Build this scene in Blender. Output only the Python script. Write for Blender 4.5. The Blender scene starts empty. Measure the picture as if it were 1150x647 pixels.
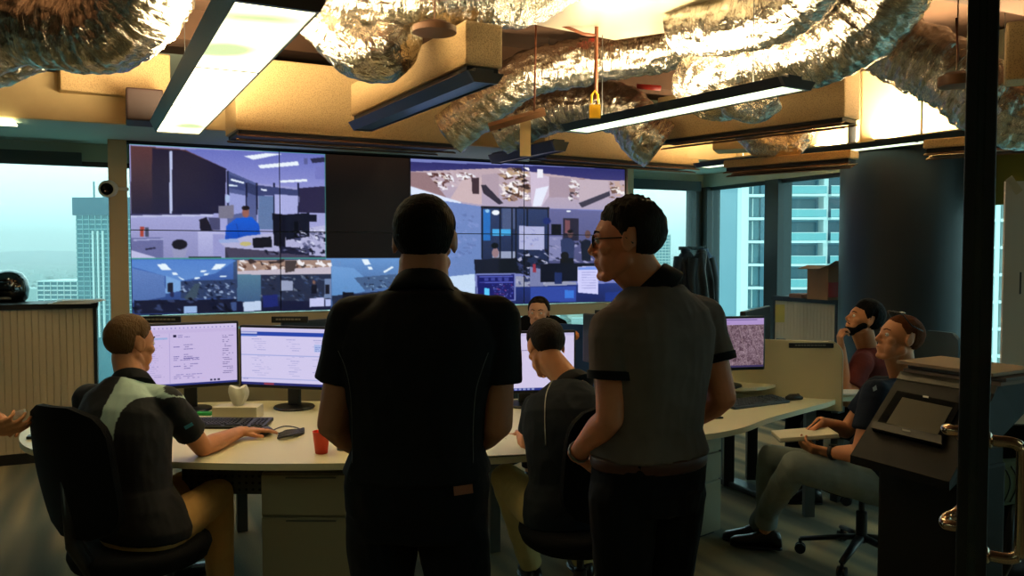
import bpy, bmesh, math, random
import numpy as np
from mathutils import Vector, Matrix, noise
from mathutils.bvhtree import BVHTree
C = bpy.context.scene.collection
sc = bpy.context.scene
R = math.radians
V = Vector
# ------------------------------------------------------------------ camera
FX = 930.0; HC = 1.6; PITCH = R(2.36)
cam = bpy.data.cameras.new('camera'); cam.sensor_width = 36; cam.lens = FX/1150*36
cam.clip_end = 9000; cam.clip_start = 0.05
cob = bpy.data.objects.new('camera', cam); C.objects.link(cob)
cob.location = (0, 0, HC); cob.rotation_euler = (R(90)-PITCH, 0, 0)
sc.camera = cob
# ------------------------------------------------------------------ sky
w = bpy.data.worlds.new('sky'); sc.world = w; w.use_nodes = True
nt = w.node_tree; nt.nodes.clear()
tc = nt.nodes.new('ShaderNodeTexCoord'); sx = nt.nodes.new('ShaderNodeSeparateXYZ')
cr = nt.nodes.new('ShaderNodeValToRGB'); bg = nt.nodes.new('ShaderNodeBackground'); wo = nt.nodes.new('ShaderNodeOutputWorld')
cr.color_ramp.elements[0].position = 0.0; cr.color_ramp.elements[0].color = (.36, .64, .66, 1)
cr.color_ramp.elements[1].position = 0.6; cr.color_ramp.elements[1].color = (.50, .80, .84, 1)
e = cr.color_ramp.elements.new(.09); e.color = (.64, .92, .92, 1)
nt.links.new(tc.outputs['Generated'], sx.inputs[0]); nt.links.new(sx.outputs['Z'], cr.inputs[0])
nt.links.new(cr.outputs[0], bg.inputs[0]); nt.links.new(bg.outputs[0], wo.inputs[0])
bg.inputs[1].default_value = 1.4
# ------------------------------------------------------------------ exposure
sc.view_settings.view_transform = 'Standard'; sc.view_settings.look = 'None'
sc.view_settings.exposure = 0.95; sc.view_settings.gamma = 1.0; sc.view_settings.use_curve_mapping = False
FIX_DOWN = 4.0     # radiance of the fixture diffusers
UP_W = 105.0         # watts of the lamps above each luminaire
# ------------------------------------------------------------------ coordinates
cp, sp = math.cos(PITCH), math.sin(PITCH)
def ray(px, py):
    a = (px-575)/FX; b = -(py-323.5)/FX
    return V((a, cp+b*sp, -sp+b*cp))
def at(px, py, Y):
    d = ray(px, py); return V((0, 0, HC)) + d*(Y/d.y)
def atz(px, py, z):
    d = ray(px, py); return V((0, 0, HC)) + d*((z-HC)/d.z)
ANG = R(25.5)
UU = V((math.cos(ANG), math.sin(ANG), 0)); VV = V((-math.sin(ANG), math.cos(ANG), 0))
def uv(u_, v_, z=0): return UU*u_ + VV*v_ + V((0, 0, z))
ZUP = V((0, 0, 1))
# ------------------------------------------------------------------ materials
def lin(c):
    return tuple((x/12.92 if x <= .04045 else ((x+.055)/1.055)**2.4) for x in [q/255 for q in c])
MATS = {}
def mat(name, col, rough=.6, metal=0, bump=0, bscale=40, vary=0, vscale=5, emit=None, estr=0, spec=.5, stretch=None, coat=0, attr=None, sheen=0):
    if name in MATS: return MATS[name]
    m = bpy.data.materials.new(name); m.use_nodes = True
    n = m.node_tree; b = n.nodes['Principled BSDF']
    c = tuple(col) if max(col) <= 1 else lin(col)
    b.inputs['Base Color'].default_value = (*c[:3], 1)
    b.inputs['Roughness'].default_value = rough; b.inputs['Metallic'].default_value = metal
    b.inputs['Specular IOR Level'].default_value = spec
    b.inputs['Coat Weight'].default_value = coat
    if sheen: b.inputs['Sheen Weight'].default_value = sheen
    tcn = n.nodes.new('ShaderNodeTexCoord'); mp = n.nodes.new('ShaderNodeMapping')
    n.links.new(tcn.outputs['Object'], mp.inputs[0])
    if stretch: mp.inputs['Scale'].default_value = stretch
    src = None
    if attr:
        a = n.nodes.new('ShaderNodeAttribute'); a.attribute_name = attr; src = a.outputs['Color']
        n.links.new(src, b.inputs['Base Color'])
    if vary:
        nz = n.nodes.new('ShaderNodeTexNoise'); nz.inputs['Scale'].default_value = vscale; nz.inputs['Detail'].default_value = 4
        n.links.new(mp.outputs[0], nz.inputs['Vector'])
        mr = n.nodes.new('ShaderNodeMapRange'); mr.inputs[1].default_value = .3; mr.inputs[2].default_value = .7
        mr.inputs[3].default_value = 1-vary; mr.inputs[4].default_value = 1+vary
        n.links.new(nz.outputs[0], mr.inputs[0])
        mx = n.nodes.new('ShaderNodeVectorMath'); mx.operation = 'SCALE'
        if src: n.links.new(src, mx.inputs[0])
        else: mx.inputs[0].default_value = c[:3]
        n.links.new(mr.outputs[0], mx.inputs['Scale']); n.links.new(mx.outputs[0], b.inputs['Base Color'])
    if bump:
        nz = n.nodes.new('ShaderNodeTexNoise'); nz.inputs['Scale'].default_value = bscale; nz.inputs['Detail'].default_value = 3
        n.links.new(mp.outputs[0], nz.inputs['Vector'])
        bp = n.nodes.new('ShaderNodeBump'); bp.inputs['Strength'].default_value = bump; bp.inputs['Distance'].default_value = .01
        n.links.new(nz.outputs[0], bp.inputs['Height']); n.links.new(bp.outputs[0], b.inputs['Normal'])
    if emit:
        ec = tuple(emit) if max(emit) <= 1 else lin(emit)
        b.inputs['Emission Color'].default_value = (*ec[:3], 1); b.inputs['Emission Strength'].default_value = estr
    MATS[name] = m; return m
def screen_mat():
    m = bpy.data.materials.new('lit_screen'); m.use_nodes = True; n = m.node_tree; b = n.nodes['Principled BSDF']
    a = n.nodes.new('ShaderNodeAttribute'); a.attribute_name = 'pic'
    b.inputs['Base Color'].default_value = (.006, .006, .008, 1); b.inputs['Roughness'].default_value = .35
    b.inputs['Specular IOR Level'].default_value = .25
    n.links.new(a.outputs['Color'], b.inputs['Emission Color']); b.inputs['Emission Strength'].default_value = .54
    return m
SCREEN = screen_mat()
def glass_mat():
    m = bpy.data.materials.new('window_glass'); m.use_nodes = True; n = m.node_tree; n.nodes.clear()
    o = n.nodes.new('ShaderNodeOutputMaterial'); t = n.nodes.new('ShaderNodeBsdfTransparent'); g = n.nodes.new('ShaderNodeBsdfGlossy')
    t.inputs[0].default_value = (.86, .93, .92, 1); g.inputs['Roughness'].default_value = .02
    lw = n.nodes.new('ShaderNodeLayerWeight'); lw.inputs[0].default_value = .5
    pw = n.nodes.new('ShaderNodeMath'); pw.operation = 'POWER'; pw.inputs[1].default_value = 5; n.links.new(lw.outputs['Facing'], pw.inputs[0])
    f = n.nodes.new('ShaderNodeMath'); f.operation = 'MULTIPLY_ADD'; f.inputs[1].default_value = .6; f.inputs[2].default_value = .03; n.links.new(pw.outputs[0], f.inputs[0])
    mx = n.nodes.new('ShaderNodeMixShader'); n.links.new(f.outputs[0], mx.inputs[0]); n.links.new(t.outputs[0], mx.inputs[1]); n.links.new(g.outputs[0], mx.inputs[2])
    n.links.new(mx.outputs[0], o.inputs[0]); return m
GLASS = glass_mat()
# ------------------------------------------------------------------ mesh builder
class MB:
    def __init__(s): s.v = []; s.f = []; s.c = None
    def add(s, vs, fs):
        k = len(s.v); s.v += [tuple(x) for x in vs]; s.f += [tuple(i+k for i in q) for q in fs]; return s
    def hexa(s, p):   # p: 8 points, bottom 4 (ccw) then top 4
        return s.add(p, [(3,2,1,0),(4,5,6,7),(0,1,5,4),(1,2,6,5),(2,3,7,6),(3,0,4,7)])
    def box(s, c, size, X=V((1,0,0)), Y=V((0,1,0)), Z=V((0,0,1))):
        c = V(c); x = V(X).normalized()*size[0]/2; y = V(Y).normalized()*size[1]/2; z = V(Z).normalized()*size[2]/2
        return s.hexa([c-x-y-z, c+x-y-z, c+x+y-z, c-x+y-z, c-x-y+z, c+x-y+z, c+x+y+z, c-x+y+z])
    def rbox(s, c, size, r=.01, X=V((1,0,0)), Y=V((0,1,0)), Z=V((0,0,1))):   # bevelled box
        c = V(c); X = V(X).normalized(); Y = V(Y).normalized(); Z = V(Z).normalized()
        bm = bmesh.new(); bmesh.ops.create_cube(bm, size=1)
        for v in bm.verts: v.co = V((v.co.x*size[0], v.co.y*size[1], v.co.z*size[2]))
        bmesh.ops.bevel(bm, geom=bm.edges[:], offset=min(r, min(size)*.49), segments=2, profile=.6, affect='EDGES')
        bm.verts.ensure_lookup_table()
        s.add([c+X*v.co.x+Y*v.co.y+Z*v.co.z for v in bm.verts], [[v.index for v in f.verts] for f in bm.faces]); bm.free(); return s
    def prism(s, pts, z0, z1):   # pts: list of (x,y) ccw
        n = len(pts)
        vs = [(p[0], p[1], z0) for p in pts]+[(p[0], p[1], z1) for p in pts]
        fs = [tuple(range(n-1, -1, -1)), tuple(range(n, 2*n))]+[(i, (i+1) % n, n+(i+1) % n, n+i) for i in range(n)]
        return s.add(vs, fs)
    def slab(s, pts, off):       # planar polygon of 3d points extruded by vector off
        n = len(pts); pts = [V(p) for p in pts]; off = V(off)
        return s.add(pts+[p+off for p in pts], [tuple(range(n-1, -1, -1)), tuple(range(n, 2*n))]+[(i, (i+1) % n, n+(i+1) % n, n+i) for i in range(n)])
    def tube(s, pts, r, seg=10, cap=True, up=None):
        pts = [V(p) for p in pts]; n = len(pts); rs = r if isinstance(r, (list, tuple)) else [r]*n
        ts = []
        for i in range(n):
            t = pts[min(i+1, n-1)]-pts[max(i-1, 0)]
            ts.append(t.normalized() if t.length > 1e-9 else V((0, 0, 1)))
        a = up or (V((0, 0, 1)) if abs(ts[0].z) < .9 else V((1, 0, 0)))
        nrm = (a-ts[0]*a.dot(ts[0])).normalized(); vs = []
        for i in range(n):
            nrm = (nrm-ts[i]*nrm.dot(ts[i])).normalized(); b = ts[i].cross(nrm)
            rr = rs[i]; rx, ry = rr if isinstance(rr, tuple) else (rr, rr)
            for k in range(seg):
                q = 2*math.pi*k/seg; vs.append(pts[i]+nrm*(math.cos(q)*rx)+b*(math.sin(q)*ry))
        fs = [(i*seg+k, i*seg+(k+1) % seg, (i+1)*seg+(k+1) % seg, (i+1)*seg+k) for i in range(n-1) for k in range(seg)]
        if cap: fs += [tuple(range(seg-1, -1, -1)), tuple((n-1)*seg+k for k in range(seg))]
        return s.add(vs, fs)
    def cap(s, a, ra, b, rb, seg=12):     # tapered capsule with round ends
        a = V(a); b = V(b); d = b-a; L = d.length
        if L < 1e-6: return s.ell(a, (ra, ra, ra))
        d = d/L; pts = []; rs = []
        for k in range(5):
            q = (k/4.0)*math.pi/2; pts.append(a-d*ra*math.cos(q)); rs.append(max(ra*math.sin(q), ra*.03))
        for k in range(5):
            q = (k/4.0)*math.pi/2; pts.append(b+d*rb*math.sin(q)); rs.append(max(rb*math.cos(q), rb*.03))
        return s.tube(pts, rs, seg)
    def ell(s, c, r, X=V((1,0,0)), Y=V((0,1,0)), Z=V((0,0,1)), nu=18, nv=12):
        c = V(c); vs = [c+Z*r[2]]
        for i in range(1, nv):
            t = math.pi*i/nv
            for k in range(nu):
                q = 2*math.pi*k/nu; vs.append(c+X*(r[0]*math.sin(t)*math.cos(q))+Y*(r[1]*math.sin(t)*math.sin(q))+Z*(r[2]*math.cos(t)))
        vs.append(c-Z*r[2]); L = len(vs)-1
        fs = [(0, 1+k, 1+(k+1) % nu) for k in range(nu)]
        fs += [(1+i*nu+k, 1+(i+1)*nu+k, 1+(i+1)*nu+(k+1) % nu, 1+i*nu+(k+1) % nu) for i in range(nv-2) for k in range(nu)]
        fs += [(L, 1+(nv-2)*nu+(k+1) % nu, 1+(nv-2)*nu+k) for k in range(nu)]
        return s.add(vs, fs)
    def lathe(s, c, prof, seg=24, X=V((1,0,0)), Y=V((0,1,0)), Z=V((0,0,1))):   # prof: (r,h)
        c = V(c); vs = []
        for r_, h in prof:
            for k in range(seg):
                q = 2*math.pi*k/seg; vs.append(c+X*(r_*math.cos(q))+Y*(r_*math.sin(q))+Z*h)
        n = len(prof)
        fs = [(i*seg+k, i*seg+(k+1) % seg, (i+1)*seg+(k+1) % seg, (i+1)*seg+k) for i in range(n-1) for k in range(seg)]
        fs += [tuple(range(seg-1, -1, -1)), tuple((n-1)*seg+k for k in range(seg))]
        return s.add(vs, fs)
    def loft(s, rings, seg=24):   # ring: (center, xvec, yvec) superellipse-ish
        vs = []
        for c, xv, yv in rings:
            for k in range(seg):
                q = 2*math.pi*k/seg; a, b = math.cos(q), math.sin(q)
                m = (abs(a)**2.4+abs(b)**2.4)**(-1/2.4)
                vs.append(V(c)+V(xv)*(a*m)+V(yv)*(b*m))
        n = len(rings)
        fs = [(i*seg+k, i*seg+(k+1) % seg, (i+1)*seg+(k+1) % seg, (i+1)*seg+k) for i in range(n-1) for k in range(seg)]
        fs += [tuple(range(seg-1, -1, -1)), tuple((n-1)*seg+k for k in range(seg))]
        return s.add(vs, fs)
    def mesh(s, name='m'):
        me = bpy.data.meshes.new(name); me.from_pydata(s.v, [], s.f); me.update(); return me
    def build(s, name, m, parent=None, smooth=False, fix=True):
        me = s.mesh(name)
        if fix:
            bm = bmesh.new(); bm.from_mesh(me); bmesh.ops.recalc_face_normals(bm, faces=bm.faces[:]); bm.to_mesh(me); bm.free()
        return link(name, me, m, parent, smooth)
def link(name, me, m, parent=None, smooth=False):
    o = bpy.data.objects.new(name, me); C.objects.link(o)
    if m:
        for x in (m if isinstance(m, list) else [m]): me.materials.append(x)
    if smooth:
        me.shade_smooth() if smooth is True else smooth_by(me, smooth)
    if parent: adopt(o, parent)
    return o
def smooth_by(me, ang):
    me.shade_smooth()
    try: me.set_sharp_from_angle(angle=R(ang))
    except Exception: pass
def adopt(o, parent):
    o.parent = parent
    pw = Matrix.Identity(4); q = parent; chain = []
    while q: chain.append(q); q = q.parent
    for q in reversed(chain): pw = pw @ q.matrix_parent_inverse @ Matrix.LocRotScale(q.location, q.rotation_euler, q.scale)
    o.matrix_parent_inverse = pw.inverted()
def thing(name, label, cat, loc=(0, 0, 0), group=None):
    o = bpy.data.objects.new(name, None); C.objects.link(o); o.location = V(loc); o.empty_display_size = .1
    o['label'] = label; o['category'] = cat
    if group: o['group'] = group
    return o
def tag(o, label, cat, group=None, kind=None):
    o['label'] = label; o['category'] = cat
    if group: o['group'] = group
    if kind: o['kind'] = kind
    return o
def struct(o, label=None, cat=None):
    o['kind'] = 'structure'
    if label: o['label'] = label
    if cat: o['category'] = cat
    return o
def remesh(mb, voxel, smooth_iter=2, adapt=0):
    me = mb.mesh('tmp'); o = bpy.data.objects.new('tmp', me); C.objects.link(o)
    r_ = o.modifiers.new('r', 'REMESH'); r_.mode = 'VOXEL'; r_.voxel_size = voxel; r_.adaptivity = adapt
    if smooth_iter:
        s_ = o.modifiers.new('s', 'SMOOTH'); s_.factor = .5; s_.iterations = smooth_iter
    dg = bpy.context.evaluated_depsgraph_get(); ev = o.evaluated_get(dg)
    res = bpy.data.meshes.new_from_object(ev)
    bpy.data.objects.remove(o); bpy.data.meshes.remove(me)
    res.shade_smooth(); return res
def wrinkle(me, amp, sc_, stretch=(1, 1, 1), seed=0):
    n = len(me.vertices)
    co = np.empty(n*3); me.vertices.foreach_get('co', co); co = co.reshape(-1, 3)
    no = np.empty(n*3); me.vertices.foreach_get('normal', no); no = no.reshape(-1, 3)
    d = np.array([noise.noise(V((p[0]*sc_*stretch[0]+seed, p[1]*sc_*stretch[1], p[2]*sc_*stretch[2]))) for p in co])
    d = 1-2*np.abs(d); co += no*(d*amp)[:, None]
    me.vertices.foreach_set('co', co.ravel()); me.update()
def vcol(me, fn, name='pic'):
    a = me.color_attributes.new(name, 'FLOAT_COLOR', 'POINT')
    buf = np.ones((len(me.vertices), 4), dtype=np.float32)
    for i, v in enumerate(me.vertices): buf[i, :3] = fn(v.co)
    a.data.foreach_set('color', buf.ravel())
# ================================================================== THE SETTING
VW = 7.54; WW = 7.89; UR = 6.26; UL = -5.6; VB = -1.6; ZC = 3.35; ZS = 2.53
m_dark = mat('plenum_paint', (78, 54, 36), .9, vary=.3, vscale=2)
m_soffit = mat('soffit_paint', (165, 182, 170), .75)
m_cream = mat('cream_board', (205, 180, 130), .8, vary=.06)
m_frame = mat('dark_window_frame', (38, 50, 52), .5)
m_beige = mat('beige_surround', (190, 165, 130), .7)
m_wallw = mat('wall_paint', (120, 105, 85), .85)
# carpet with stripes
def carpet():
    m = bpy.data.materials.new('carpet'); m.use_nodes = True; n = m.node_tree; b = n.nodes['Principled BSDF']
    tcn = n.nodes.new('ShaderNodeTexCoord'); mp = n.nodes.new('ShaderNodeMapping'); mp.inputs['Rotation'].default_value = (0, 0, -ANG)
    n.links.new(tcn.outputs['Object'], mp.inputs[0])
    m2 = n.nodes.new('ShaderNodeMapping'); m2.inputs['Scale'].default_value = (5.0, .5, 1); n.links.new(mp.outputs[0], m2.inputs[0])
    nz = n.nodes.new('ShaderNodeTexNoise'); nz.inputs['Scale'].default_value = 1.0; nz.inputs['Detail'].default_value = 1; n.links.new(m2.outputs[0], nz.inputs['Vector'])
    cr = n.nodes.new('ShaderNodeValToRGB'); n.links.new(nz.outputs[0], cr.inputs[0]); el = cr.color_ramp.elements
    el[0].position = .38; el[0].color = (*lin((104, 110, 98)), 1); el[1].position = .62; el[1].color = (*lin((186, 166, 128)), 1)
    x = el.new(.5); x.color = (*lin((140, 134, 112)), 1)
    n2 = n.nodes.new('ShaderNodeTexNoise'); n2.inputs['Scale'].default_value = 260; n.links.new(tcn.outputs['Object'], n2.inputs['Vector'])
    mr = n.nodes.new('ShaderNodeMapRange'); mr.inputs[1].default_value = .3; mr.inputs[2].default_value = .7; mr.inputs[3].default_value = .6; mr.inputs[4].default_value = 1.4; n.links.new(n2.outputs[0], mr.inputs[0])
    mx = n.nodes.new('ShaderNodeVectorMath'); mx.operation = 'SCALE'; n.links.new(cr.outputs[0], mx.inputs[0]); n.links.new(mr.outputs[0], mx.inputs['Scale'])
    n.links.new(mx.outputs[0], b.inputs['Base Color']); b.inputs['Roughness'].default_value = .95; b.inputs['Specular IOR Level'].default_value = .1
    bp = n.nodes.new('ShaderNodeBump'); bp.inputs['Strength'].default_value = .5; bp.inputs['Distance'].default_value = .004; n.links.new(n2.outputs[0], bp.inputs['Height']); n.links.new(bp.outputs[0], b.inputs['Normal'])
    return m
def uvbox(mb, u0, u1, v0, v1, z0, z1):
    mb.hexa([uv(u0, v0, z0), uv(u1, v0, z0), uv(u1, v1, z0), uv(u0, v1, z0), uv(u0, v0, z1), uv(u1, v0, z1), uv(u1, v1, z1), uv(u0, v1, z1)]); return mb
def ubox(name, m, u0, u1, v0, v1, z0, z1, parent=None): return uvbox(MB(), u0, u1, v0, v1, z0, z1).build(name, m, parent)
struct(ubox('floor', carpet(), UL-.2, UR+.3, VB-.2, WW+.3, -.2, 0))
struct(ubox('ceiling', m_dark, UL-.2, UR+.3, VB-.2, WW+.3, ZC, ZC+.2))
struct(ubox('wall_left', m_wallw, UL-.2, UL, VB, WW, 0, ZC))
struct(ubox('wall_back', m_wallw, UL, UR, VB-.2, VB, 0, ZC))
# window walls: far (v = WW) and right (u = UR) : spandrel below, head above, mullions, panes
ZH = 2.38; ZL = .18
def winwall(name, axis, a0, a1, stops, mull):
    def bx(p0, p1, q0, q1, z0, z1, nm, m, par=None):
        return ubox(nm, m, p0, p1, WW+q0, WW+q1, z0, z1, par) if axis == 'u' else ubox(nm, m, UR+q0, UR+q1, p0, p1, z0, z1, par)
    root = struct(bx(a0, a1, 0, .22, ZH, ZC, name, m_soffit))
    struct(bx(a0, a1, 0, .22, 0, ZL, 'spandrel', m_frame, root))
    for i, (x, wd) in enumerate(mull):
        bx(x-wd/2, x+wd/2, -.03, .16, ZL, ZH, 'mullion', m_frame, root)
    for x0, x1 in stops:
        w_ = struct(bx(x0, x1, .02, .07, ZH-.04, ZH, 'window_%d' % WN[0], m_frame)); WN[0] += 1
        bx(x0, x1, .02, .07, ZL, ZL+.05, 'window_sill', m_frame, w_)
        bx(x0+.01, x1-.01, .04, .052, ZL+.04, ZH-.03, 'pane', GLASS, w_)
WN = [1]
lm = [-5.55, -4.1, -1.35, .3, 1.95, 3.6, 4.95, 6.2]
winwall('wall_far', 'u', UL, UR+.22, [(lm[i]+.05, lm[i+1]-.05) for i in range(7)], [(x, .1 if x < 6 else .12) for x in lm])
rm = [7.83, 6.72, 5.6, 4.5, 3.3, 2.1, .9, -.3, -1.5]
wd = {7.83: .12, 6.72: .2}
winwall('wall_right', 'v', VB, WW, [(rm[i+1]+.06, rm[i]-.06) for i in range(8)], [(x, wd.get(x, .12)) for x in rm])
# soffit along the far windows and its cream fascia
struct(ubox('trim_1', m_soffit, UL, UR, 6.65, WW, ZS, ZS+.06))
struct(ubox('trim_2', m_cream, UL, 5.7, 6.60, 6.65, ZS, 2.86))
struct(ubox('trim_3', m_soffit, 5.7, UR, VB, 6.65, ZS, ZS+.06))
struct(ubox('trim_4', m_cream, 5.65, 5.7, VB, 6.6, ZS, 2.80))
# blind cassettes
m_blind = mat('blind_fabric', (52, 66, 70), .9, bump=.3, bscale=300)
for i, (a, b) in enumerate([(UL+.02, -.25), (4.75, 6.15)]):
    o = ubox('roller_blind', m_blind, a, b, WW-.11, WW-.04, ZH-.05, ZH+.06)
    tag(o, 'rolled-up grey blind along the head of the %s window' % ('leftmost' if i == 0 else 'far corner'), 'blind')
o = ubox('roller_blind', mat('olive_blind', (110, 108, 40), .8), UR-.1, UR-.06, 3.35, 4.45, 1.98, ZH); tag(o, 'olive roller blind half lowered in the window right of the column', 'blind')
# round column
cc = at(1016, 285, 6.75); cc.z = 0
m_col = mat('column_paint', (30, 35, 41), .45, vary=.04)
struct(MB().lathe(cc, [(.5, 0), (.5, ZS+.4)], 64).build('pillar', m_col, None, 40), 'broad round dark grey pillar by the right windows', 'pillar')
# ================================================================== CEILING SERVICES
def perf():
    m = bpy.data.materials.new('perforated_beige'); m.use_nodes = True; n = m.node_tree; b = n.nodes['Principled BSDF']
    tcn = n.nodes.new('ShaderNodeTexCoord'); vo = n.nodes.new('ShaderNodeTexVoronoi'); vo.inputs['Scale'].default_value = 130; vo.inputs['Randomness'].default_value = .9
    n.links.new(tcn.outputs['Object'], vo.inputs['Vector'])
    cr = n.nodes.new('ShaderNodeValToRGB'); n.links.new(vo.outputs['Distance'], cr.inputs[0]); el = cr.color_ramp.elements
    el[0].position = .18; el[0].color = (*lin((158, 126, 80)), 1); el[1].position = .42; el[1].color = (*lin((208, 176, 122)), 1)
    n.links.new(cr.outputs[0], b.inputs['Base Color']); b.inputs['Roughness'].default_value = .65
    bp = n.nodes.new('ShaderNodeBump'); bp.inputs['Strength'].default_value = .35; bp.inputs['Distance'].default_value = .005
    n.links.new(vo.outputs['Distance'], bp.inputs['Height']); n.links.new(bp.outputs[0], b.inputs['Normal']); return m
m_perf = perf()
m_brown = mat('bronze_slot', (124, 88, 60), .5, .1)
m_black = mat('matt_black', (9, 9, 10), .6)
def seg_frame(p, q):
    d = (q-p); L = d.length; d.normalize(); s = V((d.y, -d.x, 0)).normalized()   # s: to the right of travel
    return d, s, L
def duct_box(label, p, q, width, zb, zt, slot=True, side=1, m=None):
    p = V((p.x, p.y, 0)); q = V((q.x, q.y, 0)); d, s, L = seg_frame(p, q); s = s*side
    c = (p+q)/2+s*width/2
    t = thing('ceiling_box', label, 'ceiling box', c+V((0, 0, zb)))
    b = MB(); b.rbox(c+V((0, 0, (zb+zt)/2)), (L, width, zt-zb), .012, d, s)
    b.build('casing', m or m_perf, t)
    if slot:
        g = MB(); g.box(c+V((0, 0, zb-.012)), (L-.04, width-.03, .024), d, s); g.build('recess', m_black, t)
        for k, (off, dz, ww) in enumerate([(-.02, .035, .05), (.03, .06, .05), (width-.05, .035, .05)]):
            g = MB(); a = c-s*(width/2)+s*(off+ww/2)
            g.slab([a-d*(L/2-.01)-s*ww/2+V((0, 0, zb-dz-.012)), a-d*(L/2-.01)+s*ww/2+V((0, 0, zb-dz+.004)), a-d*(L/2-.01)+s*ww/2+V((0, 0, zb-dz+.01)), a-d*(L/2-.01)-s*ww/2+V((0, 0, zb-dz-.004))], d*(L-.02))
            g.build('slot_blade', m_brown, t)
    return t
# A: wide one above the screens
duct_box('wide beige perforated ceiling box hanging above the left half of the video wall', atz(265, 145, 2.47), atz(515, 162, 2.47), .45, 2.47, 2.98, side=-1)
# B: long one running away between the two aluminium elbows
duct_box('beige perforated ceiling box with its end towards the room, above the unlit luminaire', atz(523, 72, 2.5), atz(394, 131, 2.5), .2, 2.5, 2.71, side=1)
# C: right of centre
duct_box('beige perforated ceiling box carrying dark slots, right of the yellow tag', atz(738, 158, 2.5), atz(948, 131, 2.5), .22, 2.5, 2.84, side=-1)
# D: low box at the far side
duct_box('low beige ceiling box at the far side below the crumpled ducts', atz(612, 173, 2.47), atz(785, 186, 2.47), .3, 2.47, 2.72, side=-1)
# E: cream boxes right
duct_box('smooth cream ceiling box left of the black door post', at(966, 160, 6.3), at(1034, 160, 6.2), .2, 2.44, 2.98, slot=False, side=-1, m=m_cream)
duct_box('perforated cream ceiling box partly behind the black door post', at(1036, 150, 6.15), at(1110, 150, 5.95), .15, 2.44, 2.88, slot=False, side=-1)
duct_box('beige ceiling box at the right edge beyond the door post', at(1128, 118, 4.05), at(1215, 118, 3.9), .2, 2.44, 2.72, slot=False, side=-1)
# long slot diffusers beneath the far luminaires
duct_box('long flat slot diffuser below the far right luminaire', at(812, 196, 6.6), at(955, 181, 5.9), .16, 2.28, 2.34, side=-1)
duct_box('slot diffuser right of the pillar top beyond the door post', at(1036, 177, 5.4), at(1160, 160, 5.0), .16, 2.28, 2.34, side=-1)
# boxes seen behind the left duct
duct_box('beige perforated ceiling box behind the crumpled duct at the left', at(68, 105, 5.7), at(192, 108, 6.1), .3, 2.72, 3.05, slot=False, side=-1)
duct_box('dark ceiling box tucked behind the big lit luminaire', at(142, 140, 5.6), at(184, 142, 5.7), .3, 2.50, 2.72, slot=False, side=-1, m=mat('dark_box', (45, 24, 18), .6))
duct_box('warm lit beige ceiling box behind the slots right of centre', at(800, 172, 7.0), at(952, 160, 6.6), .3, 2.47, 2.74, slot=False, side=-1, m=m_cream)
# luminaires
m_alu = mat('luminaire_aluminium', (92, 92, 88), .35, .7)
m_anthr = mat('luminaire_anthracite', (40, 46, 54), .4, .4)
def lens(on=True):
    if not on: return mat('unlit_diffuser', (52, 62, 66), .3)
    if 'lens' in MATS: return MATS['lens']
    m = mat('lens', (240, 245, 215), .3); n = m.node_tree; b = n.nodes['Principled BSDF']
    tcn = n.nodes.new('ShaderNodeTexCoord'); nz = n.nodes.new('ShaderNodeTexNoise'); nz.inputs['Scale'].default_value = 2.2; nz.inputs['Detail'].default_value = 1
    n.links.new(tcn.outputs['Object'], nz.inputs['Vector'])
    cr = n.nodes.new('ShaderNodeValToRGB'); n.links.new(nz.outputs[0], cr.inputs[0]); el = cr.color_ramp.elements
    el[0].position = .30; el[0].color = (.09, .11, .05, 1); el[1].position = .55; el[1].color = (.95, .85, .50, 1)
    n.links.new(cr.outputs[0], b.inputs['Emission Color']); b.inputs['Emission Strength'].default_value = FIX_DOWN
    return m
def lens_dim(k):
    return mat('dim_diffuser_%d' % int(k*100), (220, 235, 205), .3, emit=(.62, .76, .50), estr=k)
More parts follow.
